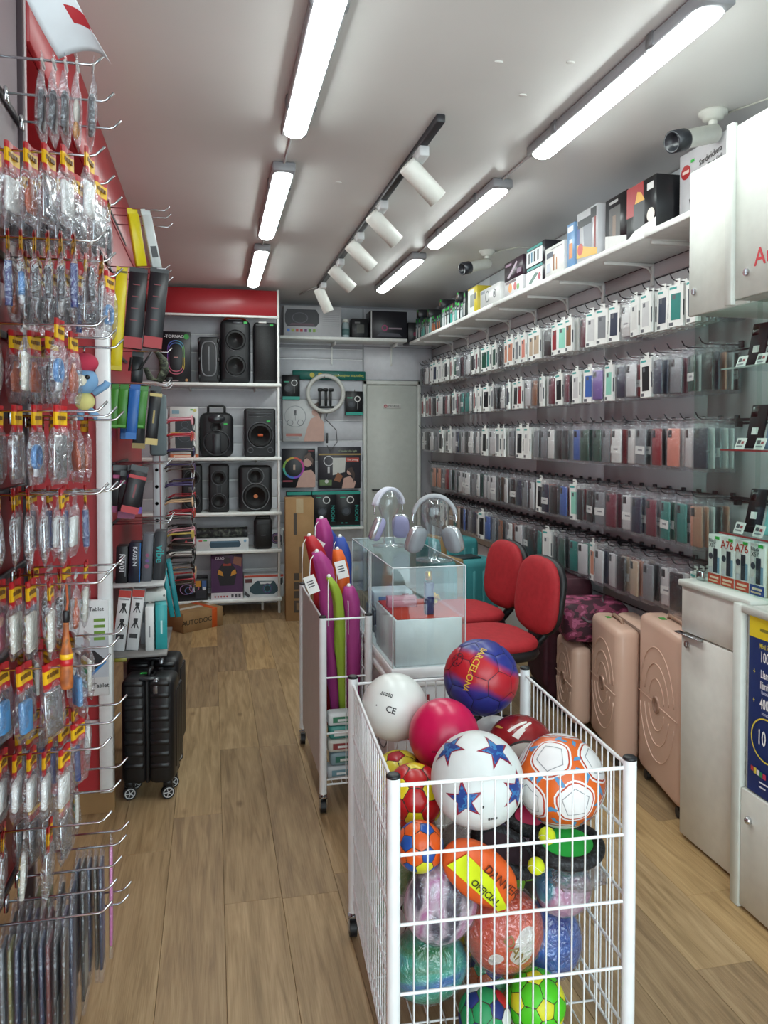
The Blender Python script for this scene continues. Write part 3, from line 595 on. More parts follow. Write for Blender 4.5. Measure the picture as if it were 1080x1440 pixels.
mb = MB(); mb.tube([(.13, .14, .745), (.13, .15, .768), (.13, .29, .768), (.13, .30, .745)], .009, 8); mb.build('handle', BLACK, t)
camo = noisy('camo_fabric', [(.3, '#3c1626'), (.46, '#7c2f4c'), (.56, '#b0567a'), (.66, '#59203a')], 14, 2, .6, constant=True, stretch=(1, 1, 1.6))
t = thing('travel_bag', 'small maroon and pink camouflage travel bag lying on the smallest pink suitcase', 'bag', (1.765, 3.613, .477), R(-11))
mb = MB(); mb.rbox(0, 0, 0, .34, .30, .20, .045, 0, 3); mb.build('body', camo, t)
mb = MB(); mb.tube([(.0, .03, .15), (.02, .28, .155), (.32, .29, .155), (.335, .02, .15)], .006, 6, closed=True); mb.build('zip', cm('#8f8288', .35, .4), t)
mb = MB(); mb.tube([(.08, -.004, .14), (.11, -.018, .12), (.22, -.018, .12), (.25, -.004, .14)], .009, 8); mb.tube([(.22, .08, .198), (.22, .1, .214), (.26, .2, .214), (.26, .21, .198)], .006, 6); mb.build('carry_handle', cm('#5a4a50', .4, .3), t)
def teal_case(label, x, y, h, rz):
    t = thing('hard_suitcase', label, 'suitcase', (x, y, 0), rz, 'teal suitcases'); tm = cm('#3f8b8f', .35)
    MB().rbox(-.2, 0, .05, .2, .25, h, .045, 0, 3).build('shell', tm, t)
    mb = MB(); mb.rbox(-.2, -.004, .12, -.19, .254, h-.05, .004, 0, 1)
    for q in range(5): mb.rbox(-.15+q*.07, -.006, .1, -.125+q*.07, .006, h-.07, .005, 0, 1)
    mb.build('ribs', tm, t)
    mb = MB(); mb.rbox(-.09, .06, h-.004, .09, .2, h+.012, .006, 0, 1); mb.build('handle', cm('#10272b', .45), t)
    mb = MB(); mb.rbox(-.13, -.009, .05, -.085, .259, h+.014, .004, 0, 1); mb.build('strap', cm('#8a7148', .7), t)
    mb = MB(); [swheel(mb, x_, y_) for x_ in (-.15, .15) for y_ in (.05, .2)]; mb.build('wheels', BLACK, t)
teal_case('taller teal suitcase with tan strap behind the other teal one', 1.72, 5.28, .80, R(12))
teal_case('shorter teal suitcase with tan strap behind the red chairs', 1.66, 4.72, .735, R(10))
# ================================================================== red office chairs
redf = noisy('red_upholstery', [(.3, '#a31d26'), (.7, '#b3242e')], 30, 3, .75, bump=.15, bscale=400)
def ellip(w, h, p=2.6, n=36):
    out = []
    for i in range(n):
        a = 2*PI*i/n; c, s = math.cos(a), math.sin(a)
        out.append((math.copysign(abs(c)**(2/p), c)*w, math.copysign(abs(s)**(2/p), s)*h))
    return out
def pad(mb, poly, th, M, m=0, puff=.35):
    """cushion: outline polygon inflated through the thickness"""
    n = len(poly); rings = []
    for k, (s, z) in enumerate(((.0, th*.5), (.45, th*.49), (.8, th*.42), (.95, th*.25), (1, 0), (.97, -th*.3), (.85, -th*.5))):
        rings.append([(x*s, y*s, z) for x, y in poly])
    vs = [p for r_ in rings[1:] for p in r_]+[(0, 0, th*.5)]; fs = []
    for i in range(len(rings)-2):
        for j in range(n): fs.append((i*n+j, (i+1)*n+j, (i+1)*n+(j+1) % n, i*n+(j+1) % n))
    fs += [(len(vs)-1, j, (j+1) % n) for j in range(n)]; fs.append(tuple((len(rings)-2)*n+j for j in range(n-1, -1, -1)))
    mb.add(vs, fs, m, True, M)
def office_chair(label, loc, rz):
    """faces local -y"""
    t = thing('office_chair', label, 'chair', loc, rz, 'red office chairs behind the counter')
    mb = MB(); pad(mb, ellip(.235, .225, 3.2), .07, T(0, -.02, .535)); mb.build('seat', redf, t)
    mb = MB(); pad(mb, ellip(.24, .23, 3.2), .08, T(0, -.02, .485) @ RX(PI)); mb.build('seat_shell', BLACK, t)
    B = T(0, .235, .57) @ RX(R(-7)); pol = [(x*(1-.10*(y/.2)) if y < 0 else x, y+.2) for x, y in ellip(.205, .195, 2.7)]
    pol2 = [(x, y-.2) for x, y in pol]
    mb = MB(); pad(mb, pol2, .06, B @ T(0, 0, .17) @ RX(R(90))); mb.build('backrest', redf, t)
    mb = MB(); pad(mb, [(x*1.03, y*1.03) for x, y in pol2], .055, B @ T(0, .035, .17) @ RX(R(-90)) ); mb.build('back_shell', BLACK, t)
    mb = MB(); mb.tube([(0, .1, .47), (0, .25, .47), (0, .30, .52), (0, .295, .72)], [.022, .024, .026, .02], 8); mb.build('back_arm', BLACK, t)
    mb = MB(); mb.cyl((0, -.02, .46), (0, -.02, .12), .026, 12); mb.cyl((0, -.02, .3), (0, -.02, .1), .036, 12); mb.build('gas_lift', BLACK, t)
    mb = MB()
    for k in range(5):
        a = 2*PI*k/5+.3; mb.tube([(0, -.02, .12), (.15*math.cos(a), -.02+.15*math.sin(a), .10), (.27*math.cos(a), -.02+.27*math.sin(a), .075)], [.03, .026, .02], 8)
    mb.build('star_base', BLACK, t)
    for k in range(5):
        a = 2*PI*k/5+.3; c = Vector((.27*math.cos(a), -.02+.27*math.sin(a), .028)); tt = Vector((-math.sin(a), math.cos(a), 0))
        MB().cyl(c-tt*.022, c+tt*.022, .028, 14).cyl(c+Vector((0, 0, .02)), c+Vector((0, 0, .06)), .012, 8).build('caster', BLACK, t)
office_chair('red office chair nearer the camouflage bag, beside the counter', (1.36, 3.62, 0), R(-85))
office_chair('red office chair nearer the teal suitcases', (1.41, 4.20, 0), R(-83))
# ================================================================== counter with acrylic showcase
ct = thing('display_counter', 'white display counter in the middle of the shop under an acrylic case', 'counter', (0, 0, 0))
wp = cm('#dfe0e2', .35)
MB().rbox(.665, 2.80, .03, .945, 3.64, .60, .004, 0, 1).build('counter_body', cm('#c9c9cb', .4), ct)
MB().rbox(.645, 2.775, .60, .955, 3.66, .625, .004, 0, 1).build('counter_ledge', wp, ct)
MB().rbox(.652, 2.785, .628, .95, 3.65, .668, .004, 0, 1).build('counter_top', wp, ct)
mb = MB()
for y in (3.02, 3.40):
    mb.tube([(.6645, y+.13*math.cos(a), .42+.13*math.sin(a)) for a in [2*PI*i/28 for i in range(28)]], .003, 5, closed=True)
mb.build('ring_decor', cm('#55575c', .4), ct)
print_on(ct, '-y', (.805, 2.80, .03), [('r', -.13, .36, .0, .53, '#8c1c26'), ('t', -.065, .50, .034, 'DE SORTEO', '#f3dcd8', -.1), ('t', -.07, .43, .1, '2', '#d9b25a')], 'raffle_notice')
case = thing('acrylic_case', 'clear acrylic showcase box on the white counter', 'display case', (0, 0, 0))
x0, x1, y0, y1, z0, z1, g = .66, .947, 2.795, 3.645, .669, 1.05, .005
for nm, q in (('front_pane', (x0, y0, z0, x1, y0+g, z1-g)), ('back_pane', (x0, y1-g, z0, x1, y1, z1-g)), ('left_pane', (x0, y0+g, z0, x0+g, y1-g, z1-g)), ('right_pane', (x1-g, y0+g, z0, x1, y1-g, z1-g)), ('top_pane', (x0, y0, z1-g, x1, y1, z1))):
    MB().box(*q).build(nm, GLASS, case)
edge = cm('#d6dde0', .15); mb = MB(); e = .0022
for a, b in (((x0, y0, z1), (x1, y0, z1)), ((x0, y0, z1), (x0, y1, z1)), ((x1, y0, z1), (x1, y1, z1)), ((x0, y1, z1), (x1, y1, z1)), ((x0, y0, z0), (x0, y0, z1)), ((x1, y0, z0), (x1, y0, z1)), ((x0, y1, z0), (x0, y1, z1)), ((x0, 3.2, z0), (x0, 3.2, z1)), ((x0, 3.24, z0), (x0, 3.24, z1)), ((x0, y0, z0), (x0, y1, z0))):
    mb.cyl(a, b, e, 6)
mb.build('polished_edges', edge, case)
pl = thing('plinth_box', 'white plinth with red felt top inside the acrylic case', 'plinth', (.806, 2.985, .669))
MB().rbox(-.132, -.175, 0, .132, .175, .178, .003, 0, 1).build('plinth_body', wp, pl)
MB().rbox(-.125, -.168, .178, .125, .168, .183, .002, 0, 1).build('felt_pad', noisy('red_felt', [(.3, '#b3301f'), (.7, '#c03a26')], 60, 3, .9, bump=.3, bscale=300), pl)
ZP = .669+.183
t = carton('gift_box', 'pale pink gift box on the red felt', (.752, 3.03, ZP), (.12, .05, .04), cm('#d99aa8', .4), R(-4), front=[('r', -.05, .028, .05, .03, '#b57684')])
t = thing('perfume_bottle', 'slim dark blue bottle with gold cap on the red felt', 'bottle', (.822, 2.87, ZP))
MB().rbox(-.017, -.017, 0, .017, .017, .125, .004, 0, 2).build('bottle', cm('#1d2760', .2), t)
gold = cm('#c9a03c', .2, 1.0)
MB().lathe([(.009, .125), (.009, .132), (.014, .134), (.014, .165), (.011, .168)], 14).build('cap', gold, t)
for q, (x, y) in enumerate(((.868, 2.98), (.905, 3.08))):
    t = thing('gold_bow', ['crinkled gold bow beside the blue bottle', 'crinkled gold bow at the felt edge'][q], 'bow', (x, y, ZP))
    mb = MB(); rr = random.Random(q)
    for k in range(12):
        a = rr.random()*6.28; b_ = rr.uniform(.2, 1.3); dd = Vector((math.cos(a)*math.cos(b_), math.sin(a)*math.cos(b_), math.sin(b_)))
        mb.tube([(0, 0, .006), dd*.018+Vector((0, 0, .012)), dd*.028+Vector((0, 0, .01)), dd*.016+Vector((.004, 0, .004)), (0, 0, .006)], .004, 5)
    mb.build('loops', gold, t)
t = carton('gadget_tray', 'flat dark gadget box lying at the back of the acrylic case', (.8, 3.42, .669), (.2, .18, .10), cm('#4a4a52', .4), 0, front=[('r', -.08, .02, .08, .07, '#9aa0a8'), ('r', -.06, .075, .06, .085, '#d8d8da')])
carton('gadget_tray', 'white gadget box with blue print stacked on the flat dark box', (.8, 3.44, .77), (.18, .14, .07), cm('#c9ced6', .4), 0, front=[('r', -.07, .02, .02, .05, '#5b7fb0'), ('r', .04, .02, .07, .06, '#b06a7a')])
carton('gadget_box', 'small grey box lying between the plinth and the dark box', (.76, 3.24, .669), (.14, .06, .05), cm('#8a8c92', .4), 0, front=[('r', -.05, .01, .05, .035, '#d4d6da')])
# headphones on clear head stands
def headphones(loc, rz, band, cup, label, slabel):
    s = thing('head_stand', slabel, 'display stand', loc, rz)
    mb = MB(); mb.lathe([(.075, 0), (.075, .006), (.026, .012), (.022, .05), (.026, .09), (.032, .13), (.046, .165), (.054, .195), (.05, .222), (.034, .243), (.012, .2505)], 22)
    mb.build('head_form', HEADG, s)
    t = thing('headphones', label, 'headphones', (loc[0], loc[1], loc[2]), rz, None)
    Rb = .086; zc = .15
    path = [(Rb*math.cos(a), 0, zc+.012+Rb*1.12*math.sin(a)) for a in [R(-8)+R(196)*i/26 for i in range(27)]]
    mb = MB()
    for dy in (-.011, 0, .011): mb.tube([(x, dy, z) for x, _, z in path[3:24]], .0085, 8)
    mb.build('headband', band, t)
    for seg_ in (path[:5], path[22:]): MB().tube(seg_, .004, 6).build('slider', CHROME, t)
    for sx in (-1, 1):
        M = T(sx*.076, 0, .085) @ RZ(sx*R(38)) @ RY(sx*R(68)) @ RZ(0)
        mb = MB(); pol = ellip(.042, .056, 3.2, 26)
        pad(mb, [(y, x) for x, y in pol], .034, M @ T(0, 0, .006)); o1 = mb.build('ear_cup', cm('#c3c7cb', .22, .7), t)
        mb = MB(); pad(mb, [(y*.96, x*.96) for x, y in pol], .04, M @ T(0, 0, -.012) @ RX(PI)); mb.build('ear_cushion', cup, o1)
headphones((.862, 2.93, 1.051), R(-14), cm('#9fa3a8', .6), cm('#8d9298', .8), 'silver and grey over-ear headphones on the clear stand', 'clear acrylic head stand under the grey headphones')
headphones((.775, 3.36, 1.051), R(30), cm('#c9cbd8', .6), cm('#9b9bc0', .8), 'white and lilac over-ear headphones on the clear stand', 'clear acrylic head stand under the lilac headphones')
# ================================================================== wire carts
wire = cm('#e6eaec', .3)
def caster(t, x, y, plate=.0):
    c = MB(); c.tube([(x, y, .085), (x, y, .07)], .008, 8); c.box(x-.016, y-.012, .03, x-.012, y+.012, .072); c.box(x+.012, y-.012, .03, x+.016, y+.012, .072); c.box(x-.016, y-.012, .068, x+.016, y+.012, .073)
    o = c.build('caster', CHROME, t); MB().cyl((x-.011, y+.012, .028), (x+.011, y+.012, .028), .028, 16).build('wheel', BLACK, o)
def wire_cart(label, loc, rz, w, l, h, side_panels=False, sp=.026, rungs=None, step=None):
    t = thing('wire_cart', label, 'cart', loc, rz)
    for sx in (-1, 1):
        for sy in (-1, 1):
            x, y = sx*w/2, sy*l/2
            p = MB().cyl((x, y, .085), (x, y, h), .0155, 16).build('post', wire, t)
            MB().lathe([(.0162, 0), (.0162, .004), (.012, .0075), (.003, .008)], 16, 0, T(x, y, h-.001)).build('end_cap', BLACK, p)
            caster(t, x, y)
    zz = rungs or [h-.02, h-.205, h-.385, h-.555, .12]
    def panel(p0, p1, nm, plane):
        p0 = Vector(p0); p1 = Vector(p1); L = (p1-p0).length; mb = MB()
        for q, z in enumerate(zz): mb.cyl((p0.x, p0.y, z), (p1.x, p1.y, z), .0038 if q else .0045, 8)
        n = int(L/sp)
        for i in range(1, n):
            c = p0.lerp(p1, i/n); mb.cyl((c.x, c.y, zz[-1]), (c.x, c.y, zz[0]), .0021, 6, caps=False)
        mb.build(nm, wire, t)
        if plane: 
            a = p0.lerp(p1, .02); b = p0.lerp(p1, .98); d = (p1-p0).normalized().cross(Vector((0, 0, 1)))*.004
            MB().add([a-d+Vector((0, 0, .12)), b-d+Vector((0, 0, .12)), b-d+Vector((0, 0, h-.01)), a-d+Vector((0, 0, h-.01)), a+d+Vector((0, 0, .12)), b+d+Vector((0, 0, .12)), b+d+Vector((0, 0, h-.01)), a+d+Vector((0, 0, h-.01))],
                     [(0, 1, 2, 3), (7, 6, 5, 4), (0, 4, 5, 1), (1, 5, 6, 2), (2, 6, 7, 3), (3, 7, 4, 0)]).build('side_board', cm('#d0d4d8', .4), t)
    a = .0155; W2, L2 = w/2, l/2
    panel((-W2+a, -L2, 0), (W2-a, -L2, 0), 'front_grid', 0)
    panel((W2-a, L2, 0), (-W2+a, L2, 0), 'back_grid', 0)
    panel((-W2, L2-a, 0), (-W2, -L2+a, 0), 'side_grid', side_panels)
    panel((W2, -L2+a, 0), (W2, L2-a, 0), 'side_grid', False)
    mb = MB()
    for i in range(1, int(w/.04)): mb.cyl((-W2+i*.04, -L2, .12), (-W2+i*.04, L2, .12), .002, 5)
    for i in range(0, 5): mb.cyl((-W2, -L2+l*i/4, .118), (W2, -L2+l*i/4, .118), .003, 5)
    mb.build('floor_grid', wire, t)
    return t
CART = (.672, 1.93, 0); CRZ = R(-3)
wire_cart('white wire cart full of balls', CART, CRZ, .55, .69, .81, sp=.03, rungs=[.79, .635, .48, .325, .17, .12])
# ================================================================== balls in the front cart
PHI = (1+5**.5)/2
ICO = [Vector(v).normalized() for v in [(0, 1, PHI), (0, -1, PHI), (0, 1, -PHI), (0, -1, -PHI), (1, PHI, 0), (-1, PHI, 0), (1, -PHI, 0), (-1, -PHI, 0), (PHI, 0, 1), (-PHI, 0, 1), (PHI, 0, -1), (-PHI, 0, -1)]]
def soccer_panels():
    """pentagons and hexagons of a football as lists of unit directions"""
    L = (ICO[0]-ICO[1]).length; nb = {i: [j for j in range(12) if j != i and (ICO[i]-ICO[j]).length < L*1.05] for i in range(12)}
    def order(c, pts):
        c = c.normalized(); a = (pts[0]-c*pts[0].dot(c)).normalized(); b = c.cross(a)
        return sorted(pts, key=lambda p: math.atan2(p.dot(b), p.dot(a)))
    out = []
    for i in range(12): out.append((5, ICO[i], order(ICO[i], [ICO[i].lerp(ICO[j], 1/3) for j in nb[i]])))
    for i in range(12):
        for j in nb[i]:
            for k in nb[i]:
                if i < j < k and k in nb[j]:
                    c = (ICO[i]+ICO[j]+ICO[k]).normalized()
                    pts = [ICO[a].lerp(ICO[b], 1/3) for a, b in ((i, j), (j, i), (j, k), (k, j), (k, i), (i, k))]
                    out.append((6, c, order(c, pts)))
    return out
PANELS = soccer_panels()
def panelled(mb, r, pick, M=None, gap=.035, puff=.012, rings=5, sub=4):
    """raised panels over the carcass; pick(kind, index, direction) gives the material slot"""
    for idx, (kd, c, pts) in enumerate(PANELS):
        bd = []
        for a, b in zip(pts, pts[1:]+pts[:1]): bd += [a.lerp(b, t/sub) for t in range(sub)]
        m = pick(kd, idx, c); n = len(bd); vs = []; cc = c*bd[0].length*.98
        for q in range(rings+1):
            t = q/rings*(1-gap); h = 1+puff*(1-(q/rings)**5)
            if q == rings: h = .99
            vs += [cc.lerp(p, t).normalized()*r*h for p in bd]
        fs = [(q*n+j, (q+1)*n+j, (q+1)*n+(j+1) % n, q*n+(j+1) % n) for q in range(rings) for j in range(n)]
        mb.add(vs, fs, m, True, M)
def orth(c):
    c = Vector(c).normalized(); u = Vector((0, 0, 1)).cross(c)
    u = u.normalized() if u.length > .01 else Vector((1, 0, 0)); return c, u, c.cross(u)
def sdecal(mb, r, c, poly, m, t0=0.0, rot=0, lift=1.004, rings=4):
    """flat print laid on a sphere: star-shaped outline around direction c"""
    c, u, v = orth(c); pts = []
    for a, b in zip(poly, poly[1:]+poly[:1]):
        for k in range(4): pts.append((a[0]+(b[0]-a[0])*k/4, a[1]+(b[1]-a[1])*k/4))
    n = len(pts); vs = []; ca, sa = math.cos(rot), math.sin(rot)
    for q in range(rings+1):
        t = t0+(1-t0)*q/rings
        vs += [(c+u*((x*ca-y*sa)*t)+v*((x*sa+y*ca)*t)).normalized()*r*lift for x, y in pts]
    mb.add(vs, [(q*n+j, (q+1)*n+j, (q+1)*n+(j+1) % n, q*n+(j+1) % n) for q in range(rings) for j in range(n)], m, True)
def stext(mb, r, c, body, size, m, rot=0, lift=1.008):
    c, u, v = orth(c); vs, fs = text_geo(body); ca, sa = math.cos(rot), math.sin(rot); k = size/r
    mb.add([(c+u*((p.x*ca-p.y*sa)*k)+v*((p.x*sa+p.y*ca)*k)).normalized()*r*lift for p in vs], fs, m)
def star(R1, R2, rot=0): return [((R1 if i % 2 == 0 else R2)*math.sin(PI*i/5+rot), (R1 if i % 2 == 0 else R2)*math.cos(PI*i/5+rot)) for i in range(10)]
def ball(label, loc, rot=(0, 0, 0), group=None, name='play_ball'): return thing(name, label, 'ball', loc, 0, group, rot)
TC = Vector((0, 0, 1.55))
def look(loc, fx=0, fy=0):
    """direction on a ball as met from the shop entrance: fractions of its radius to the right and up"""
    c = (TC-Vector(loc)).normalized(); rt_ = Vector((0, 0, 1)).cross(c).normalized(); up_ = c.cross(rt_); q = fx*fx+fy*fy
    return (c*(math.sqrt(1-q) if q < 1 else -.4)+rt_*fx+up_*fy).normalized()
# star ball
p = (.614, 1.722, .727); t = ball('white football with red and blue stars on top of the cart front', p, name='football')
MB().sph((0, 0, 0), .1105, 40, 24).build('ball_body', cm('#d7dedd', .4), t)
mb = MB(); blue_p = noisy('star_blue', [(.35, '#1c3f86'), (.5, '#2f74ad'), (.62, '#23498f')], 60, 2, .4, constant=True)
for k, (dx, dz, rr) in enumerate(((-.6, .58, .25), (.40, .57, -.1), (-.26, -.42, .2), (.82, -.18, -.35), (-1.0, -.35, .1), (.05, 1.0, .5), (1.0, .75, .2))):
    c = look(p, dx, dz); mb = MB(); sdecal(mb, .1105, c, star(.47, .17), 0, rot=rr); sdecal(mb, .1105, c, star(.34, .155, .1), 1, rot=rr+.12, lift=1.008); mb.build('printed_star', [cm('#8f1f38', .4), blue_p], t)
mb = MB(); [sdecal(mb, .1105, look(p, .25+.05*q_, -.75+.01*q_), [(-.02, -.03), (.02, -.03), (.02, .03), (-.02, .03)], 0, .3, .2) for q_ in range(4)]; sdecal(mb, .1105, look(p, .12, -.52), [(.03*math.cos(2*PI*i/8), .03*math.sin(2*PI*i/8)) for i in range(8)], 0); mb.build('valve_print', cm('#2a2c30', .5), t)
# orange ball with white rounded panels
p = (.836, 1.735, .697); t = ball('orange football with large white rounded panels beside the star ball', p, (R(18), R(20), R(30)), name='football')
MB().sph((0, 0, 0), .1085, 40, 24).build('ball_body', cm('#d9641f', .3), t)
mb = MB()
for i, c in enumerate(ICO):
    pg = [(.52*math.cos(a)*(1+.05*math.cos(5*a)), .52*math.sin(a)*(1+.05*math.cos(5*a))) for a in [2*PI*k/20 for k in range(20)]]
    for q, (s_, m_) in enumerate(((1.0, 0), (.90, 1), (.82, 0))): sdecal(mb, .1085, c, [(x*s_, y*s_) for x, y in pg], m_, 0, .3*i, 1.003+.003*q)
    sdecal(mb, .1085, c, [(.34*math.cos(a), .34*math.sin(a)) for a in [2*PI*k/5 for k in range(5)]], 2, .93, .3*i, 1.014, 1)
    for k in range(5):
        a = .3*i+2*PI*(k+.5)/5; cc, u, v = orth(c); sdecal(mb, .1085, cc+u*.66*math.cos(a)+v*.66*math.sin(a), [(-.11, -.03), (.09, -.05), (.12, .03), (-.05, .04)], 3, 0, a, 1.004)
mb.build('panels', [cm('#e6e6e6', .35), cm('#b8401c', .4), cm('#8f9296', .5), cm('#4f8fbf', .4)], t)
# BARCELONA ball
p = (.769, 2.125, .838); t = ball('red and blue panelled football with yellow BARCELONA lettering', p, name='football')
m, nt, N, L_, b_ = newmat('red_blue_fade'); tc = N.new('ShaderNodeTexCoord'); dt = N.new('ShaderNodeVectorMath'); dt.operation = 'DOT_PRODUCT'
ax_ = (look(p, .3, .8)-look(p, -.3, -.8)).normalized(); dt.inputs[1].default_value = tuple(ax_/.109); L_.new(tc.outputs['Object'], dt.inputs[0])
wv = N.new('ShaderNodeTexNoise'); wv.inputs['Scale'].default_value = 9; L_.new(tc.outputs['Object'], wv.inputs[0])
ad = N.new('ShaderNodeMath'); ad.operation = 'MULTIPLY_ADD'; L_.new(wv.outputs[0], ad.inputs[0]); ad.inputs[1].default_value = .5; L_.new(dt.outputs['Value'], ad.inputs[2])
mr_ = N.new('ShaderNodeMapRange'); mr_.inputs[1].default_value = -.75; mr_.inputs[2].default_value = 1.25; L_.new(ad.outputs[0], mr_.inputs[0])
cr = N.new('ShaderNodeValToRGB'); e = cr.color_ramp.elements; e.new(.5); e.new(.6)
for q, (ps, cl) in enumerate(((.30, '#2a3280'), (.40, '#a81c2a'), (.68, '#b31f2a'), (.78, '#2a3280'))): e[q].position = ps; e[q].color = lin(cl)
L_.new(mr_.outputs[0], cr.inputs[0]); L_.new(cr.outputs[0], b_.inputs['Base Color']); b_.inputs['Roughness'].default_value = .35
MB().sph((0, 0, 0), .1075, 32, 20).build('carcass', cm('#1a1630', .6), t)
mb = MB(); panelled(mb, .109, lambda k, i, c: 0, Euler((.35, .5, .2)).to_matrix().to_4x4(), gap=.025); mb.build('panels', m, t)
mb = MB(); stext(mb, .109, look(p, -.2, .22), 'BARCELONA', .028, 0, R(-108), 1.02); mb.build('lettering', cm('#c9a83a', .4), t)
mb = MB(); c = look(p, -.62, .42); pg = [(.2*math.cos(a), .2*math.sin(a)) for a in [2*PI*k/16 for k in range(16)]]
sdecal(mb, .109, c, pg, 0, .88, 0, 1.02, 1)
for k in range(6):
    cc, u, v = orth(c); a = k*PI/3; q = cc+(u*math.cos(a)+v*math.sin(a))*(.12 if k else 0); sdecal(mb, .109, q, [(.035*math.cos(2*PI*j/5), .035*math.sin(2*PI*j/5)) for j in range(5)], 0, 0, 0, 1.02, 1)
mb.build('emblem', cm('#3a1626', .5), t)
# plain inflated balls
p = (.505, 2.12, .772); t = ball('pearly white play ball with small black print in the back corner of the cart', p)
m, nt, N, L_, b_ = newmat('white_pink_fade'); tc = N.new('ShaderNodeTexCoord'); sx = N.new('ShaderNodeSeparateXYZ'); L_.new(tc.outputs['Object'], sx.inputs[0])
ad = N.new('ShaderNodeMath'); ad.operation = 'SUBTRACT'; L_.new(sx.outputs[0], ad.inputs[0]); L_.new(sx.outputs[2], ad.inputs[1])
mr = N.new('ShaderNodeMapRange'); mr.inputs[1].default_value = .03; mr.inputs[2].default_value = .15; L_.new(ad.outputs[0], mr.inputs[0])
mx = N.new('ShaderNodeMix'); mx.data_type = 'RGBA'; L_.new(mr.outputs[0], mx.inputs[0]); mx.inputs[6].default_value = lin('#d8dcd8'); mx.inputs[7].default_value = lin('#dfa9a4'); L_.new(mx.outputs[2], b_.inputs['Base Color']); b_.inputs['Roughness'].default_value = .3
MB().sph((0, 0, 0), .094, 36, 22).build('ball_body', m, t)
mb = MB()
for k in range(5): sdecal(mb, .094, look(p, -.36+.07*k, .38-.02*k), [(-.03, -.05), (.025, -.05), (.03, .05), (-.025, .05)], 0, .45, -.25, 1.004, 1)
sdecal(mb, .094, look(p, -.52, .04), [(.022*math.cos(2*PI*i/8), .022*math.sin(2*PI*i/8)) for i in range(8)], 0); stext(mb, .094, look(p, -.10, -.1), 'CE', .024, 0, -.3)
mb.build('print', cm('#22252a', .5), t)
p = (.606, 1.965, .742); t = ball('shiny magenta pink play ball between the white ball and the star ball', p)
MB().sph((0, 0, 0), .095, 36, 22).build('ball_body', cm('#c81250', .3), t)
mb = MB(); [sdecal(mb, .095, look(p, -.3+.05*q_, -.45), [(-.02, -.025), (.02, -.025), (.02, .025), (-.02, .025)], 0, .3, -.2) for q_ in range(3)]; mb.build('print', cm('#7a0c34', .5), t)
p = (0.836, 1.988, 0.666); t = ball('dark red ball with white flashes and grey patch behind the orange ball', p, (0, R(15), 0))
MB().sph((0, 0, 0), .099, 36, 22).build('ball_body', noisy('ball_dark_red', [(.4, '#8e1d22'), (.6, '#701419')], 9, 2, .25), t)
mb = MB(); sdecal(mb, .099, look(p, .12, -.30), [(.75*math.cos(a), .5*math.sin(a)) for a in [2*PI*k/24 for k in range(24)]], 0, 0, .35, 1.003, 6); sdecal(mb, .099, look(p, .12, -.30), [(.83*math.cos(a), .58*math.sin(a)) for a in [2*PI*k/24 for k in range(24)]], 1, .88, .35, 1.006, 2)
for dx in (-.3, -.12): sdecal(mb, .099, look(p, dx, .55), [(-.05, -.32), (.05, -.32), (.07, .3), (.0, .34)], 2, 0, -.35, 1.006)
sdecal(mb, .099, look(p, -.2, .35), [(-.1, -.2), (.1, -.16), (.06, .2), (-.08, .18)], 2, 0, -.35, 1.005)
for k in range(3): sdecal(mb, .099, look(p, -.05+.18*k, -.28), [(.035*math.cos(2*PI*i/8), .045*math.sin(2*PI*i/8)) for i in range(8)], 3+k % 2, 0, 0, 1.01)
sdecal(mb, .099, look(p, -.75, .4), [(-.2, -.04), (.1, -.04), (.2, .0), (-.1, .05)], 4, 0, .3, 1.006)
mb.build('print', [cm('#b9b4ac', .4), cm('#23201f', .6), cm('#e4e2de', .4), cm('#8c2f2a', .4), cm('#c9a84a', .4)], t)
p = (0.829, 2.165, 0.614); t = ball('white ball with black lettering half hidden under the red and blue football', p)
MB().sph((0, 0, 0), .085, 32, 20).build('ball_body', cm('#d3d6d6', .35), t)
mb = MB(); stext(mb, .085, look(p, .62, .5), 'AY', .04, 0, .5); mb.build('lettering', cm('#2a2c30', .5), t)
def hexball(label, p, r, cols, seed, rot=(.3, .2, .1), rough=.3, wrap=False, extra=None):
    t = ball(label, p, rot); rr = random.Random(seed)
    MB().sph((0, 0, 0), r*.985, 28, 16).build('carcass', cm('#3a2a20', .6), t)
    mb = MB(); panelled(mb, r*.99, lambda k, i, c: (0 if k == 5 else rr.randrange(1, len(cols))) if len(cols) > 2 else (0 if k == 5 else 1)); mb.build('panels', [cm(c, rough) for c in cols], t)
    if wrap: crumple(t, r*1.01, seed)
    return t
def crumple(t, r, seed, sc=(1, 1, 1), top=.0, name='plastic_bag', amp=.075):
    bm = bmesh.new(); bmesh.ops.create_icosphere(bm, subdivisions=4, radius=1)
    for v in bm.verts:
        n = v.co.normalized(); k = 1.005+amp*(noise.noise(n*3.1+Vector((seed*3.7, 0, 0)))*.7+abs(noise.noise(n*7+Vector((0, seed, 0))))*.8+abs(noise.noise(n*15+Vector((seed, 0, 0))))*.45)
        if n.z > .55 and top: k += top*(n.z-.55)
        v.co = Vector((n.x*sc[0], n.y*sc[1], n.z*sc[2]))*r*k
    mb = MB(); mb.bm(bm); return mb.build(name, FILM, t)
hexball('red and yellow panelled ball at the left front post of the cart', (0.490, 1.840, 0.645), .078, ['#d8c21c', '#b3161c'], 1, (.5, .1, .4))
hexball('yellow and crimson ball behind the red and yellow one', (0.489, 1.994, 0.616), .078, ['#a31a2a', '#d0c23a'], 2, (.1, .8, .4))
hexball('orange, yellow and blue volleyball under the red and yellow ball', (0.464, 1.691, 0.598), .056, ['#1f4fa0', '#d9591c', '#d9591c', '#cfd02a'], 8, (.9, .2, .1))
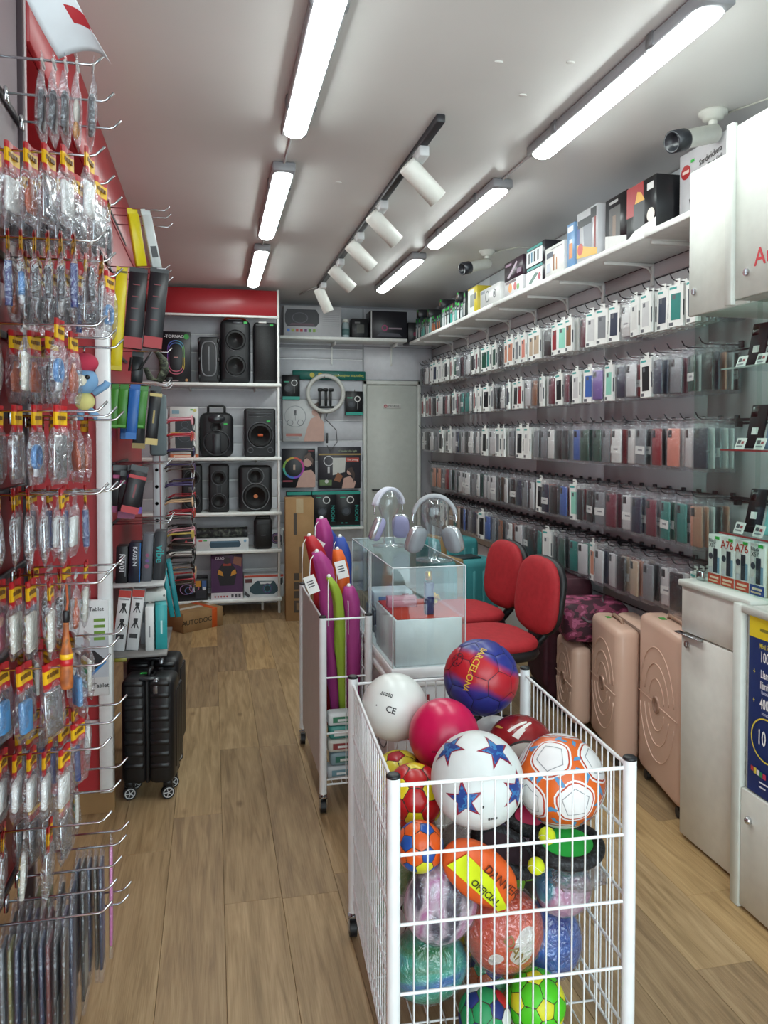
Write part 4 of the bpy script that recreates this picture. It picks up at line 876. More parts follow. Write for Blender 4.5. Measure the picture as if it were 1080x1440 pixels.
# deflated volleyball, folded flat
p = (.590, 1.632, .551); t = thing('flat_volleyball', 'deflated orange and neon yellow volleyball with OFFICIAL lettering', 'ball', p, 0, None, (R(8), R(42), R(2)))
pol = ellip(.105, .06, 2.2, 40); mb = MB(); pad(mb, pol, .045, RX(R(90)), 0); mb.build('ball_body', cm('#d9591c', .5), t)
mb = MB(); mb.add([(-.092, -.0225, -.024), (.083, -.0225, -.034), (.098, -.0205, -.016), (.016, -.0245, .016), (-.075, -.0235, .024)], [(0, 1, 2, 3, 4)]); mb.build('yellow_panel', cm('#cfe01c', .45), t)
print_on(t, '-y', (.025, -.0252, 0), [('t', .0, -.018, .022, 'OFFICIAL', '#1d2a1d', -.05), ('t', .012, .024, .028, 'DANVER', '#5a2412', -.05)], 'lettering')
# wrapped balls lower down
def wrapped(label, p, r, mat, seed, sc=(1, 1, 1), rot=(0, 0, 0), prints=None, bag=1.015, nm='wrapped_ball'):
    t = thing(nm, label, 'ball', p, 0, None, rot); MB().sph((0, 0, 0), r, 28, 18, 0, sc).build('ball_body', mat, t)
    if prints: mb, ms = prints(r); mb.build('label_print', ms, t)
    crumple(t, r*bag, seed, sc); return t
marble = noisy('pink_marble', [(.38, '#2c2a44'), (.44, '#d9c9d6'), (.50, '#c070a8'), (.56, '#c9bccb'), (.62, '#3a3754')], 11, 3, .3, stretch=(1, 1, .35))
wrapped('pink, white and navy marbled deflated ball in clear film', (0.519, 1.704, 0.449), .094, marble, 3, (.95, .55, 1.02))
wrapped('green and blue streaked ball in clear film under the marbled one', (0.505, 1.768, 0.262), .098, noisy('green_blue', [(.35, '#1f7f4a'), (.5, '#2fae9a'), (.65, '#2f6fb8')], 9, 3, .3, stretch=(.5, .5, 2.5)), 4, (1, .8, .85))
def danl(r):
    mb = MB(); stext(mb, r*1.0, Vector((-.1, -1, .1)), 'DAN', .034, 0, -1.0, 1.02); return mb, [cm('#7a6428', .4)]
wrapped('orange spotted ball with white stripe in clear film', (0.686, 1.727, 0.348), .097, noisy('orange_spots', [(.40, '#cf4a24'), (.60, '#d9552a'), (.64, '#e6e2dc')], 6, 1, .35, constant=True), 5, (1, .85, 1), prints=danl)
wrapped('blue swirled ball in clear film by the right front post', (0.839, 1.803, 0.251), .09, noisy('blue_swirl', [(.35, '#1c3f9a'), (.5, '#3470c8'), (.65, '#2a55a8')], 10, 3, .3, stretch=(.4, .4, 2)), 6, (.95, .85, 1.05))
wrapped('turquoise and pink ball in clear film above the blue one', (0.852, 1.750, 0.416), .075, noisy('blue_pink', [(.42, '#2f86b0'), (.5, '#3fa5b4'), (.56, '#c98fb4'), (.66, '#d7c4d2')], 8, 2, .3), 7, (.95, .8, .9))
hexball('red, white, green and navy panelled small ball at the cart bottom', (0.617, 1.672, 0.187), .062, ['#1f2f74', '#b3202a', '#d9dcd8', '#1f8f55'], 3, (.2, .4, 0), .5)
hexball('orange, navy and green panelled small ball beside the neon ball', (0.679, 1.792, 0.195), .06, ['#2f9f6a', '#d2642a', '#27307a', '#d2642a'], 4, (.9, .4, 0), .5, True)
hexball('neon green and yellow textured ball at the cart bottom', (0.749, 1.677, 0.194), .07, ['#d8d82a', '#4fc81f'], 5, (.1, .9, .4), .5)
hexball('green and white panelled ball in the cart bottom behind the front grid', (0.510, 1.968, 0.224), .1, ['#1f8f3a', '#d4d8d4'], 6, (0, 0, 0))
hexball('navy and yellow panelled ball deep in the cart', (0.726, 1.959, 0.223), .1, ['#1f2a6a', '#d4c42a'], 7, (0, 0, 0))
hexball('red and white panelled ball deep in the cart', (0.623, 2.134, 0.226), .1, ['#a01a22', '#d8d8d8'], 8, (0, 0, 0))
hexball('lime and black panelled ball deep in the cart', (0.838, 2.126, 0.226), .1, ['#1a1b1f', '#7ac02a'], 9, (0, 0, 0))
wrapped('pale pink ball in clear film at the left side grid', (0.516, 2.066, 0.420), .1, cm('#c99aa4', .4), 11)
wrapped('clear film wrapped green ball at the left side grid', (0.490, 1.877, 0.465), .085, cm('#5a8f4a', .4), 12)
wrapped('clear film wrapped white ball in the cart middle', (0.674, 1.921, 0.419), .1, cm('#cfcfcf', .4), 13)
wrapped('clear film wrapped purple ball at the right side grid', (0.841, 2.038, 0.468), .1, cm('#6f5a8f', .4), 14)
wrapped('clear film wrapped red ball under the magenta ball', (0.627, 2.081, 0.578), .085, cm('#a33038', .4), 15)
t = thing('crumpled_film', 'crumpled clear plastic bag under the bat set', 'plastic bag', (.85, 1.668, .489)); crumple(t, .048, 21, (1.25, .85, .5), amp=.3); crumple(t, .034, 22, (1.6, .9, .6), name='plastic_fold', amp=.35)
# bats with mesh rims and two little balls
def bat(label, loc, rot, col):
    t = thing('catch_paddle', label, 'paddle', loc, 0, None, rot); pol = ellip(.08, .065, 2, 32)
    mb = MB(); mb.prism([(x*.82, y*.82) for x, y in pol], -.006, .006); mb.build('disc', cm(col, .6), t)
    MB().tube([(x, y, 0) for x, y in pol], .016, 10, closed=True).build('rim', noisy('black_mesh', [(.45, '#101114'), (.55, '#2f3136')], 160, 1, .6, constant=True), t)
    mb = MB(); mb.tube([(-.07, .01, -.01), (0, .01, -.016), (.07, .01, -.01)], .008, 6); mb.build('hand_strap', BLACK, t)
bat('green catch paddle with black mesh rim under the orange ball', (.838, 1.700, .553), (R(12), 0, R(8)), '#2fb84a')
bat('pink catch paddle with black mesh rim behind the green one', (.835, 1.862, .545), (R(6), R(-4), R(10)), '#c42a5a')
bat('black catch paddle with dark mesh rim beneath the star ball', (.698, 1.748, .530), (R(14), R(24), R(-4)), '#33212a')
for lab, loc in (('small yellow soft ball in front of the green paddle', (.752, 1.628, .622)), ('small yellow soft ball below the black paddle', (.724, 1.625, .556))):
    t = ball(lab, loc, name='soft_ball'); MB().sph((0, 0, 0), .0195, 18, 12).build('ball_body', cm('#c9d61c', .8), t)
    MB().tube([(.0198*math.cos(a), .0198*math.sin(a)*math.cos(.5*math.sin(2*a)), .0198*math.sin(.5*math.sin(2*a))) for a in [2*PI*i/24 for i in range(24)]], .0008, 4, closed=True).build('seam', cm('#e9eec0', .7), t)
# ================================================================== umbrella cart
wire_cart('narrow white cart with boarded side holding umbrellas', (.530, 3.44, 0), 0, .19, .72, .81, True, .06, [.80, .56, .33, .14, .12])
for k, (x, z, c) in enumerate(((.475, .14, '#b9c0c4'), (.49, .2, '#7f98a0'), (.48, .27, '#c9c9c0'), (.485, .34, '#3f8f86'), (.48, .41, '#d6d9da'))):
    t = thing('packet', ['grey packet at the bottom of the umbrella cart', 'blue grey packet second from the bottom of the umbrella cart', 'cream packet in the middle of the umbrella cart stack', 'green packet second from the top of the umbrella cart stack', 'white packet on top of the umbrella cart stack'][k], 'packet', (x+.05, 3.15, .1245+.0555*k))
    MB().rbox(-.07, -.045, 0, .07, .02, .055, .012, 0, 2).build('pouch', cm(c, .35), t)
    print_on(t, '-y', (0, -.0452, 0), [('r', -.05, .015, .03, .04, ['#6a8f9a', '#2f6f5f', '#8f3a3a', '#e3e6e4', '#3a7f5f'][k]), ('r', -.03, .02, .01, .03, '#dfe2e0')])
def umbrella(col, top, foot, label, r=.034, fr=.012, tagged=True, seed=0, top_c=None):
    t = thing('umbrella', label, 'umbrella'); m_ = noisy('sleeve_'+col, [(.3, col), (.7, col)], 6, 2, .55, bump=.5, bscale=24, stretch=(1, 1, .5))
    A = Vector(foot); B = Vector(top); rr = random.Random(seed); K = 22; n = 18; vs = []
    d = (B-A).normalized(); a = d.orthogonal().normalized(); c = d.cross(a)
    for i in range(K+1):
        s = i/K; rad = fr+(r-fr)*min(1, s*1.5)
        if s > .9: rad *= max(.55, math.sqrt(max(0, 1-((s-.9)/.1)**2.6)))
        P_ = A.lerp(B, s)+Vector((-.9, -.35, 0))*max(0, s-.84)**2*(1.6 if seed % 2 else .6)
        for j in range(n):
            f = 1+.09*math.sin(j*4*2*PI/n+s*9+seed)+.20*noise.noise(Vector((j*.7, s*9, seed)))
            vs.append(P_+(a*math.cos(2*PI*j/n)+c*math.sin(2*PI*j/n))*rad*f)
    fs = [(i*n+j, i*n+(j+1) % n, (i+1)*n+(j+1) % n, (i+1)*n+j) for i in range(K) for j in range(n)]+[tuple(range(n-1, -1, -1)), tuple(K*n+j for j in range(n))]
    MB().add(vs, fs, 0, True).build('sleeve', m_, t)
    B = B+Vector((-.9, -.35, 0))*.0256*(1.6 if seed % 2 else .6); MB().sph(B+d*.004, .009, 12, 8).build('toggle', WHITE, t)
    cq = .2 if seed in (4, 5, 8) else 1; mb = MB(); mb.tube([B+d*.008, B+Vector((-.03*cq, -.02, -.03)), B+Vector((-.035*cq, -.025, -.12)), B+Vector((-.033*cq, -.025, -.2))], .002, 5); mb.build('cord', WHITE, t)
    if tagged:
        q = B+(Vector((.012, -.044, -.08)) if seed == 4 else Vector((-.028, -.04, -.13))); M = T(*q) @ RZ(R(-12)) @ RY(R(rr.uniform(-30, 35)))
        o = MB().box(-.024, -.0008, -.038, .024, .0008, .038, 0, M).build('paper_tag', WHITE, t)
        mb = MB()
        for k in range(3): mb.box(-.015, -.0016, -.01+k*.011, .012, -.0009, -.005+k*.011, 0, M)
        mb.build('tag_print', cm('#55585c', .5), o)
    return t
umbrella('#a5387f', (.468, 3.24, 1.055), (.535, 3.30, .17), 'magenta umbrella in a sleeve leaning over the cart side', .039, .016, True, 1)
umbrella('#a5387f', (.505, 3.52, 1.165), (.545, 3.62, .17), 'taller magenta umbrella with a white tag at the back of the cart', .039, .014, True, 2)
umbrella('#b3202a', (.458, 3.42, 1.10), (.52, 3.40, .17), 'red umbrella sleeve folded over at the top', .039, .012, False, 3)
umbrella('#d9601e', (.545, 3.31, 1.05), (.575, 3.30, .17), 'orange umbrella in a wrinkled sleeve', .036, .016, True, 4)
umbrella('#94ad34', (.508, 3.165, .96), (.556, 3.265, .17), 'lime green umbrella in a sleeve in front of the orange one', .022, .012, False, 5)
umbrella('#24459a', (.575, 3.42, 1.09), (.578, 3.45, .17), 'royal blue umbrella in a sleeve', .039, .015, False, 6)
umbrella('#24459a', (.578, 3.72, 1.10), (.585, 3.71, .17), 'second blue umbrella near the acrylic case corner', .036, .012, False, 7)
umbrella('#a5387f', (.580, 3.22, .905), (.594, 3.25, .17), 'short magenta umbrella sleeve with an open hem', .036, .016, False, 8)
# ================================================================== speaker shelving at the back
su = thing('shelving_unit', 'white speaker shelving unit with red header panel', 'shelving', (0, 0, 0))
ux0, ux1, uy0, uy1 = -.66, .575, 6.69, 7.02
MB().rbox(ux0, uy0, 2.575, ux1-.02, uy0+.03, 2.79, .003, 0, 1).build('header_panel', RED, su)
MB().rbox(ux0, uy0-.004, 2.555, ux1, uy0+.03, 2.574, .002, 0, 1).build('header_trim', WHITE, su)
for x in (ux0, ux1-.02): MB().rbox(x, uy0, .0, x+.02, uy0+.03, 2.80, .003, 0, 1).build('upright', WHITE, su)
for x in (.12,): MB().rbox(x+.3, uy0+.15, .0, x+.32, uy0+.18, .12, .003, 0, 1).build('foot', WHITE, su)
SHZ = [1.995, 1.36, .885, .56, .135]
for z in SHZ:
    s_ = MB().rbox(ux0+.02, uy0-.012, z-.026, ux1+.012, uy1, z, .003, 0, 1).build('shelf', WHITE, su)
    mb = MB()
    for x in (-.18, .38): mb.add([(x-.006, uy0+.06, z-.03), (x+.006, uy0+.06, z-.03), (x+.006, uy1, z-.03), (x-.006, uy1, z-.03), (x-.006, uy1, z-.058), (x+.006, uy1, z-.058)], [(0, 1, 2, 3), (0, 4, 5, 1), (3, 2, 5, 4), (0, 3, 4), (1, 5, 2)])
    mb.build('bracket', WHITE, s_)
z = .02
while z < 2.6:
    MB().rbox(ux0, uy1, z, ux1, uy1+.015, z+.15, .004, 0, 1).build('back_slat', slat, su)
    MB().box(ux0, uy1+.004, z+.151, ux1, uy1+.012, z+.160).build('slat_insert', cm('#eef0f0', .25), su)
    z += .162
spk = cm('#17181c', .5); grille = noisy('speaker_grille', [(.4, '#0d0e10'), (.6, '#222327')], 220, 1, .6, constant=True); trimc = cm('#4b4d52', .35)
GRN = cm('#2fb04a', .5)
def sticker(t, x, y, z, w=.03): MB().box(x-w/2, y-.0012, z-.008, x+w/2, y, z+.008).build('price_sticker', GRN, t)
def ring(mb, x, y, z, r, th=.004, m=0, sx=1): mb.tube([(x+r*sx*math.cos(2*PI*i/28), y, z+r*math.sin(2*PI*i/28)) for i in range(28)], th, 6, m, closed=True)
def cone(mb, x, y, z, r, m=0): mb.lathe([(r, 0), (r*.92, .006), (r*.5, -.012), (r*.3, -.006), (r*.05, .002)], 24, m, T(x, y, z) @ RX(R(90)))
def speaker(label, x0, x1, z, h, d=.2, rad=.03, yf=6.735):
    t = thing('party_speaker', label, 'speaker', ((x0+x1)/2, yf, z)); w = x1-x0
    MB().rbox(-w/2, 0, .002, w/2, d, h, rad, 0, 3).build('cabinet', spk, t); return t, w, h
# top shelf
carton('speaker_box', 'black speaker box with rainbow figure-eight outline on the top shelf', (-.29, 6.82, 1.995), (.237, .2, .427), cm('#17161b', .4), 0, front=[('t', .0, .385, .036, '-TORNADO', '#cfcfd2'), ('c', .085, .385, .022, '#2f8f3a'), ('c', .085, .02, .012, '#a87a4a')] +
    [('p', [(ux*math.cos(a)*rr*(1-.22*math.cos(2*a))*.9+0, .21+rr*1.45*math.sin(a)) for ux, a in [(1, a_) for a_ in (a0, a0+.13)]]+[(math.cos(a)*(rr-.006)*(1-.22*math.cos(2*a))*.9, .21+(rr-.006)*1.45*math.sin(a)) for a in (a0+.13, a0)], cl)
     for rr in (.1, .085) for i in range(48) for a0 in (2*PI*i/48,) for cl in (['#b3566a', '#c9b43a', '#6fae5a', '#4a8fae', '#4a5fae', '#7a4aae', '#b04a9a', '#b3566a'][int(((i+12) % 48)/6)],)] + [('r', -.018, .207, .018, .213, '#c98f8a'), ('r', -.1, .008, .02, .018, '#8f7f7f')])
t, w, h = speaker('portable black speaker with pale oval ring standing on the top shelf', -.109, .066, 1.995, .393, rad=.02)
mb = MB(); mb.tube([(x*.062, -.002, .205+z_*.145) for x, z_ in ellip(1, 1, 3.4, 40)], .006, 6, closed=True); mb.rbox(-.006, -.006, .1, .006, 0, .31, .003, 0, 1); mb.build('light_ring', cm('#77797d', .3), t)
mb = MB(); [mb.rbox(sx*.08-.012, -.006, zz-.02, sx*.08+.012, .05, zz+.02, .006, 0, 1) for sx in (-1, 1) for zz in (.05, .2, .36)]; mb.build('corner_bumper', BLACK, t)
t, w, h = speaker('tallest black party speaker with orange handle on the top shelf', .075, .332, 1.995, .55, .24, .05)
for zz in (.37, .15):
    mb = MB(); cone(mb, 0, -.001, zz, .085); mb.build('driver', grille, t)
    mb = MB(); ring(mb, 0, -.002, zz, .09, .004); mb.build('driver_ring', cm('#2c2d31', .3), t)
mb = MB(); mb.tube([(-.1, .1, .53), (-.085, .1, .562), (-.04, .1, .577), (.04, .1, .577), (.085, .1, .562), (.1, .1, .53)], .01, 8); mb.build('carry_handle', cm('#c4452a', .45), t)
mb = MB(); mb.rbox(-.02, -.003, .51, .06, .004, .528, .002, 0, 1); mb.build('control_panel', trimc, t); sticker(t, .085, -.003, .522)
t, w, h = speaker('slim black tower speaker with white top on the top shelf', .360, .558, 1.995, .53, .2, .022)
MB().rbox(-.085, -.006, .03, .085, .002, .5, .006, 0, 1).build('grille', grille, t); mb = MB(); mb.rbox(-.06, -.004, .522, .01, .05, .536, .004, 0, 1); mb.build('top_plate', WHITE, t); sticker(t, .05, -.008, .505)
# second shelf
carton('speaker_box', 'white speaker box with dark loudspeaker picture and orange foot band', (-.227, 6.80, 1.36), (.232, .18, .43), cm('#c9cac8', .4), 0, front=[('r', -.116, 0, .116, .03, '#b85a2c'), ('p', [(-.07+.0, .08), (.08, .08), (.09, .12), (.09, .32), (.075, .345), (-.06, .345), (-.075, .32), (-.075, .12)], '#22262c'), ('o', .005, .19, .06, .054, '#4a5058'), ('o', .005, .28, .03, .026, '#4a5058'), ('c', .005, .19, .045, '#2f353d'), ('r', .05, .4, .075, .412, '#4aa83a'), ('r', -.1, .37, -.04, .40, '#7f9fae'), ('c', .088, .4, .014, '#c4bf6a'), ('r', -.09, .01, .09, .02, '#e3c9b4')])
t, w, h = speaker('black trolley speaker with raised handle and mirrored pod on the second shelf', -.102, .182, 1.36, .385, .2, .06)
mb = MB(); mb.tube([(-.07, .1, .37), (-.07, .1, .435), (-.055, .1, .443), (.055, .1, .443), (.07, .1, .435), (.07, .1, .37)], .011, 8); mb.build('handle', BLACK, t)
mb = MB(); mb.lathe([(.075, 0), (.07, .014), (.02, .02)], 26, 0, T(0, .002, .33) @ RX(R(90)) @ Matrix.Diagonal((1, .55, 1, 1))); mb.build('control_pod', cm('#2c2e33', .2), t)
mb = MB(); cone(mb, 0, -.001, .26, .05); mb.build('tweeter', grille, t)
mb = MB(); ring(mb, 0, -.001, .125, .105, .007, 0, 1.05); mb.rbox(-.035, -.012, .02, .035, 0, .2, .01, 0, 2); mb.build('woofer_frame', cm('#202126', .3), t); sticker(t, .075, -.003, .285)
t, w, h = speaker('square black speaker with orange badge on the second shelf', .277, .543, 1.36, .42, .2, .018)
mb = MB(); [mb.rbox(-.1, -.004, .345+k*.014, .1, .002, .352+k*.014, .002, 0, 1) for k in range(4)]; mb.build('vent_slats', trimc, t)
mb = MB(); cone(mb, 0, -.001, .19, .105); mb.build('woofer', grille, t); mb = MB(); ring(mb, 0, -.003, .19, .11, .005); mb.build('woofer_ring', trimc, t)
MB().rbox(-.022, -.02, .18, .022, -.008, .2, .002, 0, 1).build('badge', cm('#c4552a', .4), t); mb = MB(); ring(mb, -.085, -.001, .06, .022, .004); ring(mb, .085, -.001, .06, .022, .004); mb.build('port', trimc, t); sticker(t, .07, -.002, .31)
# third shelf
t, w, h = speaker('black twin-driver speaker with square centre badge on the third shelf', -.253, -.084, .885, .412, .17, .02)
for zq in (.3, .1): mb = MB(); cone(mb, 0, -.001, zq, .06); mb.build('driver', grille, t)
mb = MB(); ring(mb, 0, -.002, .3, .066, .003); ring(mb, 0, -.002, .1, .066, .003); mb.build('driver_ring', trimc, t)
MB().rbox(-.03, -.006, .178, .03, .002, .222, .006, 0, 1).build('badge', cm('#6d6f72', .3, .5), t)
t, w, h = speaker('black speaker with bone-shaped outline on the third shelf', -.028, .143, .885, .412, .17, .02)
mb = MB(); ring(mb, 0, -.002, .3, .064, .003); ring(mb, 0, -.002, .1, .064, .003); mb.rbox(-.02, -.005, .15, -.016, 0, .25, .001, 0, 1); mb.rbox(.016, -.005, .15, .02, 0, .25, .001, 0, 1); mb.build('light_outline', trimc, t)
for zq in (.3, .1): mb = MB(); cone(mb, 0, -.001, zq, .055); mb.build('driver', grille, t)
t, w, h = speaker('wide black speaker with figure-eight rings and orange dot on the third shelf', .226, .510, .885, .40, .2, .035)
for zq, rq in ((.135, .105), (.31, .06)): mb = MB(); cone(mb, 0, -.001, zq, rq); mb.build('driver', grille, t)
mb = MB(); ring(mb, 0, -.002, .135, .115, .003); ring(mb, 0, -.002, .31, .07, .003); mb.build('driver_ring', cm('#707276', .3), t)
MB().cyl((0, -.012, .135), (0, .0, .135), .018, 16).build('badge', cm('#c4703a', .4), t)
# fourth shelf
t = thing('carry_case', 'rounded black padded case with small red logo on the fourth shelf', 'case', (-.24, 6.74, .56)); MB().rbox(-.1, 0, .0, .1, .16, .185, .045, 0, 3).build('shell', BLACK, t); MB().cyl((.02, -.002, .08), (.02, .001, .08), .009, 10).build('logo', cm('#c43a3a', .4), t); MB().tube([(-.06, .08, .18), (-.05, .08, .2), (.05, .08, .2), (.06, .08, .18)], .007, 6).build('handle', BLACK, t)
carton('soundbar_box', 'long white speaker box with dark blue tube speaker picture', (.084, 6.80, .56), (.441, .17, .1), cm('#d2d6d8', .4), 0, front=[('p', [(-.11, .05), (-.1, .025), (.14, .025), (.155, .05), (.14, .082), (-.1, .082)], '#2f4a5c'), ('p', [(-.1, .07), (.14, .07), (.13, .08), (-.09, .08)], '#56788c'), ('r', -.2, .08, -.17, .092, '#c43a30'), ('r', -.16, .082, -.13, .092, '#3aa84a'), ('c', .19, .078, .012, '#7fa8c4')])
t = thing('tube_speaker', 'camouflage tube speaker lying on the long white box', 'speaker', (.084, 6.80, .662)); mb = MB(); mb.lathe([(.03, -.215), (.04, -.205), (.043, -.19), (.043, .19), (.04, .205), (.03, .215)], 20, 0, T(0, 0, .044) @ RY(R(90))); mb.build('tube', noisy('camo_speaker', [(.4, '#17181b'), (.5, '#3a3f38'), (.6, '#5a5f55')], 30, 2, .6, constant=True), t); mb = MB(); [mb.cyl((sx*.19, 0, .044), (sx*.215, 0, .044), .0445, 20) for sx in (-1, 1)]; mb.build('end_ring', BLACK, t)
carton('speaker_box', 'white box with purple ring behind the small black speaker', (.50, 6.86, .56), (.22, .12, .155), cm('#bfc3c6', .4), 0, front=[('c', .05, .08, .05, '#26262c'), ('o', .05, .08, .042, .034, '#6a4a7a'), ('o', .05, .08, .028, .022, '#8a5a6a'), ('r', .09, .02, .1, .06, '#444a50'), ('r', .09, .07, .1, .1, '#444a50')])
t, w, h = speaker('small upright black speaker with loop handle on the fourth shelf', .352, .508, .56, .27, .1, .03, 6.70)
mb = MB(); mb.tube([(-.06, .05, .25), (-.055, .05, .284), (.055, .05, .284), (.06, .05, .25)], .01, 8); mb.build('handle', BLACK, t); MB().rbox(-.065, -.005, .02, .065, .002, .22, .004, 0, 1).build('grille', grille, t); MB().rbox(-.02, -.008, .12, .02, -.005, .126, .001, 0, 1).build('logo', trimc, t)
# bottom shelf
carton('speaker_box', 'black box with purple light rings on the bottom shelf', (-.175, 6.82, .135), (.263, .2, .186), cm('#17161b', .4), 0, front=[('o', -.045, .1, .045, .04, '#b08ac0', 1.2), ('o', .02, .11, .035, .03, '#c47a9a', 1.2), ('o', -.02, .09, .03, .026, '#6a8ac0', 1.3), ('r', .03, .12, .075, .17, '#c98a2a'), ('r', .085, .1, .12, .17, '#3f5f9a'), ('r', .03, .02, .12, .09, '#2c2c34'), ('r', .09, .09, .115, .115, '#d8d8dc')])
carton('robot_toy_box', 'tall purple box with a dark robot picture on the bottom shelf', (.12, 6.80, .135), (.269, .16, .386), cm('#3a1f3c', .35), 0, front=[('r', -.134, 0, .134, .06, '#cfc9cf'), ('p', [(-.134, .06), (.134, .06), (.134, .3), (.04, .38), (-.06, .33), (-.134, .36)], '#4a2350'), ('p', [(-.06, .12), (.06, .12), (.085, .24), (.04, .31), (-.04, .31), (-.085, .24)], '#17131c'), ('p', [(-.08, .22), (-.03, .2), (-.04, .24), (-.07, .26)], '#c98a2a'), ('p', [(.08, .22), (.03, .2), (.04, .24), (.07, .26)], '#c98a2a'), ('r', -.035, .29, .035, .31, '#9c3a2a'), ('c', 0, .335, .03, '#3a2a30'), ('p', [(.05, .31), (.12, .28), (.125, .36), (.06, .37)], '#8f5a4a'), ('t', -.06, .355, .034, 'DUO', '#d8d0dc')] + [('c', -.1+.025*k, .025, .008, '#b0454a') for k in range(5)] + [('r', .035+.03*k, .015, .055+.03*k, .045, '#4a4650') for k in range(3)])
carton('boombox_box', 'white box with blue handled boombox picture on the bottom shelf', (.435, 6.835, .135), (.341, .18, .195), cm('#ced2d4', .35), 0, front=[('r', -.17, .175, .17, .195, '#b8432c'), ('p', [(-.12, .05), (-.08, .025), (.09, .025), (.135, .06), (.09, .14), (-.06, .145), (-.12, .09)], '#2a4650'), ('p', [(-.03, .115), (.06, .115), (.075, .135), (-.04, .137)], '#ced2d4'), ('o', .03, .075, .045, .04, '#5a3a7a', .85), ('o', .03, .075, .033, .029, '#3a8aa0', .85), ('c', .03, .075, .02, '#1a3038'), ('p', [(-.17, .03), (-.13, .0), (-.12, .02), (-.16, .06)], '#3a3d42'), ('p', [(.12, .15), (.165, .17), (.165, .12), (.15, .1)], '#3a3d42'), ('r', -.16, .13, -.1, .165, '#5a2a2c')])
# cardboard boxes on the floor
t = carton('tall_cardboard_box', 'tall narrow cardboard box standing by the shelving unit', (.716, 6.50, 0), (.235, .25, 1.02), CARD, R(-3), front=[('r', -.05, .72, -.025, .9, '#3a2c1f'), ('r', -.005, .4, .02, .62, '#6b5236'), ('r', -.05, .34, -.005, .40, '#3a2c1f'), ('r', -.05, .265, -.005, .325, '#3a2c1f'), ('r', -.05, .19, -.005, .25, '#3a2c1f'), ('r', -.05, .07, .06, .17, '#3a2c1f'), ('r', -.03, .09, .04, .15, '#7b5f3e')])
MB().box(-.03, -.1262, .90, .03, -.1255, 1.02).build('tape', cm('#b09a72', .25), t)
t = carton('parcel', 'low cardboard parcel with orange tape lettered AUTODOC on the floor', (-.16, 6.38, 0), (.37, .30, .155), CARD, R(35), front=[('t', -.06, .075, .055, 'AUTODOC', '#33261a'), ('p', [(-.175, .075), (-.165, .095), (-.155, .075)], '#33261a')], right=[('t', -.06, .09, .05, 'AUTODOC', '#5a452e'), ('t', .12, .10, .04, 'TV', '#5a452e')])
MB().rbox(.08, -.1512, -.0005, .13, .1512, .157, .001, 0, 1).build('orange_tape', cm('#c8551f', .4), t)
MB().box(-.185, -.03, .1552, .185, .03, .1562).build('paper_slip', cm('#c9c4b8', .5), t)
# ================================================================== back wall display
bs = thing('back_shelf', 'short white shelf across the top of the back wall', 'shelf', (0, 0, 0))
MB().rbox(.62, 7.18, 2.445, XR-.35, YB-.012, 2.475, .003, 0, 1).build('shelf_board', WHITE, bs)
for x in (1.15, 1.75): MB().rbox(x-.006, 7.25, 2.41, x+.006, YB-.012, 2.443, .002, 0, 1).rbox(x-.008, YB-.03, 2.24, x+.008, YB-.012, 2.41, .002, 0, 1).build('bracket', WHITE, bs)
carton('appliance_box', 'white appliance box with dark vacuum picture and colour icons on the back shelf', (.93, 7.30, 2.475), (.54, .2, .28), cm('#b9b9bd', .4), 0, front=[('p', [(-.26, .13), (-.24, .09), (.03, .09), (.06, .13), (.06, .2), (.03, .25), (-.24, .25), (-.26, .2)], '#34333a'), ('o', -.12, .17, .05, .044, '#5a5a62', 1.5), ('p', [(-.22, .1), (.02, .1), (.0, .12), (-.2, .12)], '#5c4450')] + [('r', -.24+.04*k, .04, -.215+.04*k, .068, ['#3a6fc4', '#8f9a3a', '#b0443a', '#b0343a', '#6a3a6a', '#4a8f3a', '#7fa03a'][k]) for k in range(7)] + [('r', .09, .2-.02*k, .25, .204-.02*k, '#9a9aa0') for k in range(6)])
t = thing('spray_can', 'small glass jar with pale label on the back shelf', 'jar', (1.255, 7.28, 2.475)); MB().lathe([(.036, 0), (.038, .01), (.038, .12), (.028, .14), (.028, .15)], 16).build('jar_body', cm('#9fb0b4', .15), t); MB().lathe([(.031, .15), (.031, .18), (.028, .183)], 16).build('lid', cm('#d4d8d0', .3), t); MB().lathe([(.0385, .03), (.0385, .09)], 16).build('jar_label', cm('#5f8080', .4), t)
carton('gadget_box', 'small black box beside the jar on the back shelf', (1.385, 7.30, 2.475), (.155, .14, .185), cm('#1d1e22', .4), 0, front=[('r', -.03, .05, .04, .13, '#3a3a34'), ('r', -.05, .14, .0, .155, '#6a6a6a')])
carton('appliance_box', 'wide black hair dryer box with pink logo on the back shelf', (1.66, 7.30, 2.475), (.36, .2, .26), cm('#23232a', .4), 0, front=[('o', -.04, .1, .03, .018, '#a03a6a'), ('r', .0, .09, .13, .105, '#8a7a84'), ('p', [(-.12, .02), (.13, .02), (.1, .05), (-.08, .06)], '#4a4a54'), ('r', -.175, .0, -.165, .26, '#c9c9c9')])
carton('appliance_box', 'black box with a small pink dot at the end of the back shelf', (1.96, 7.33, 2.44), (.2, .2, .2), cm('#1b1b20', .4), 0, front=[('c', -.03, .09, .02, '#8f3a5a'), ('r', .0, .08, .06, .095, '#6f6a70')])
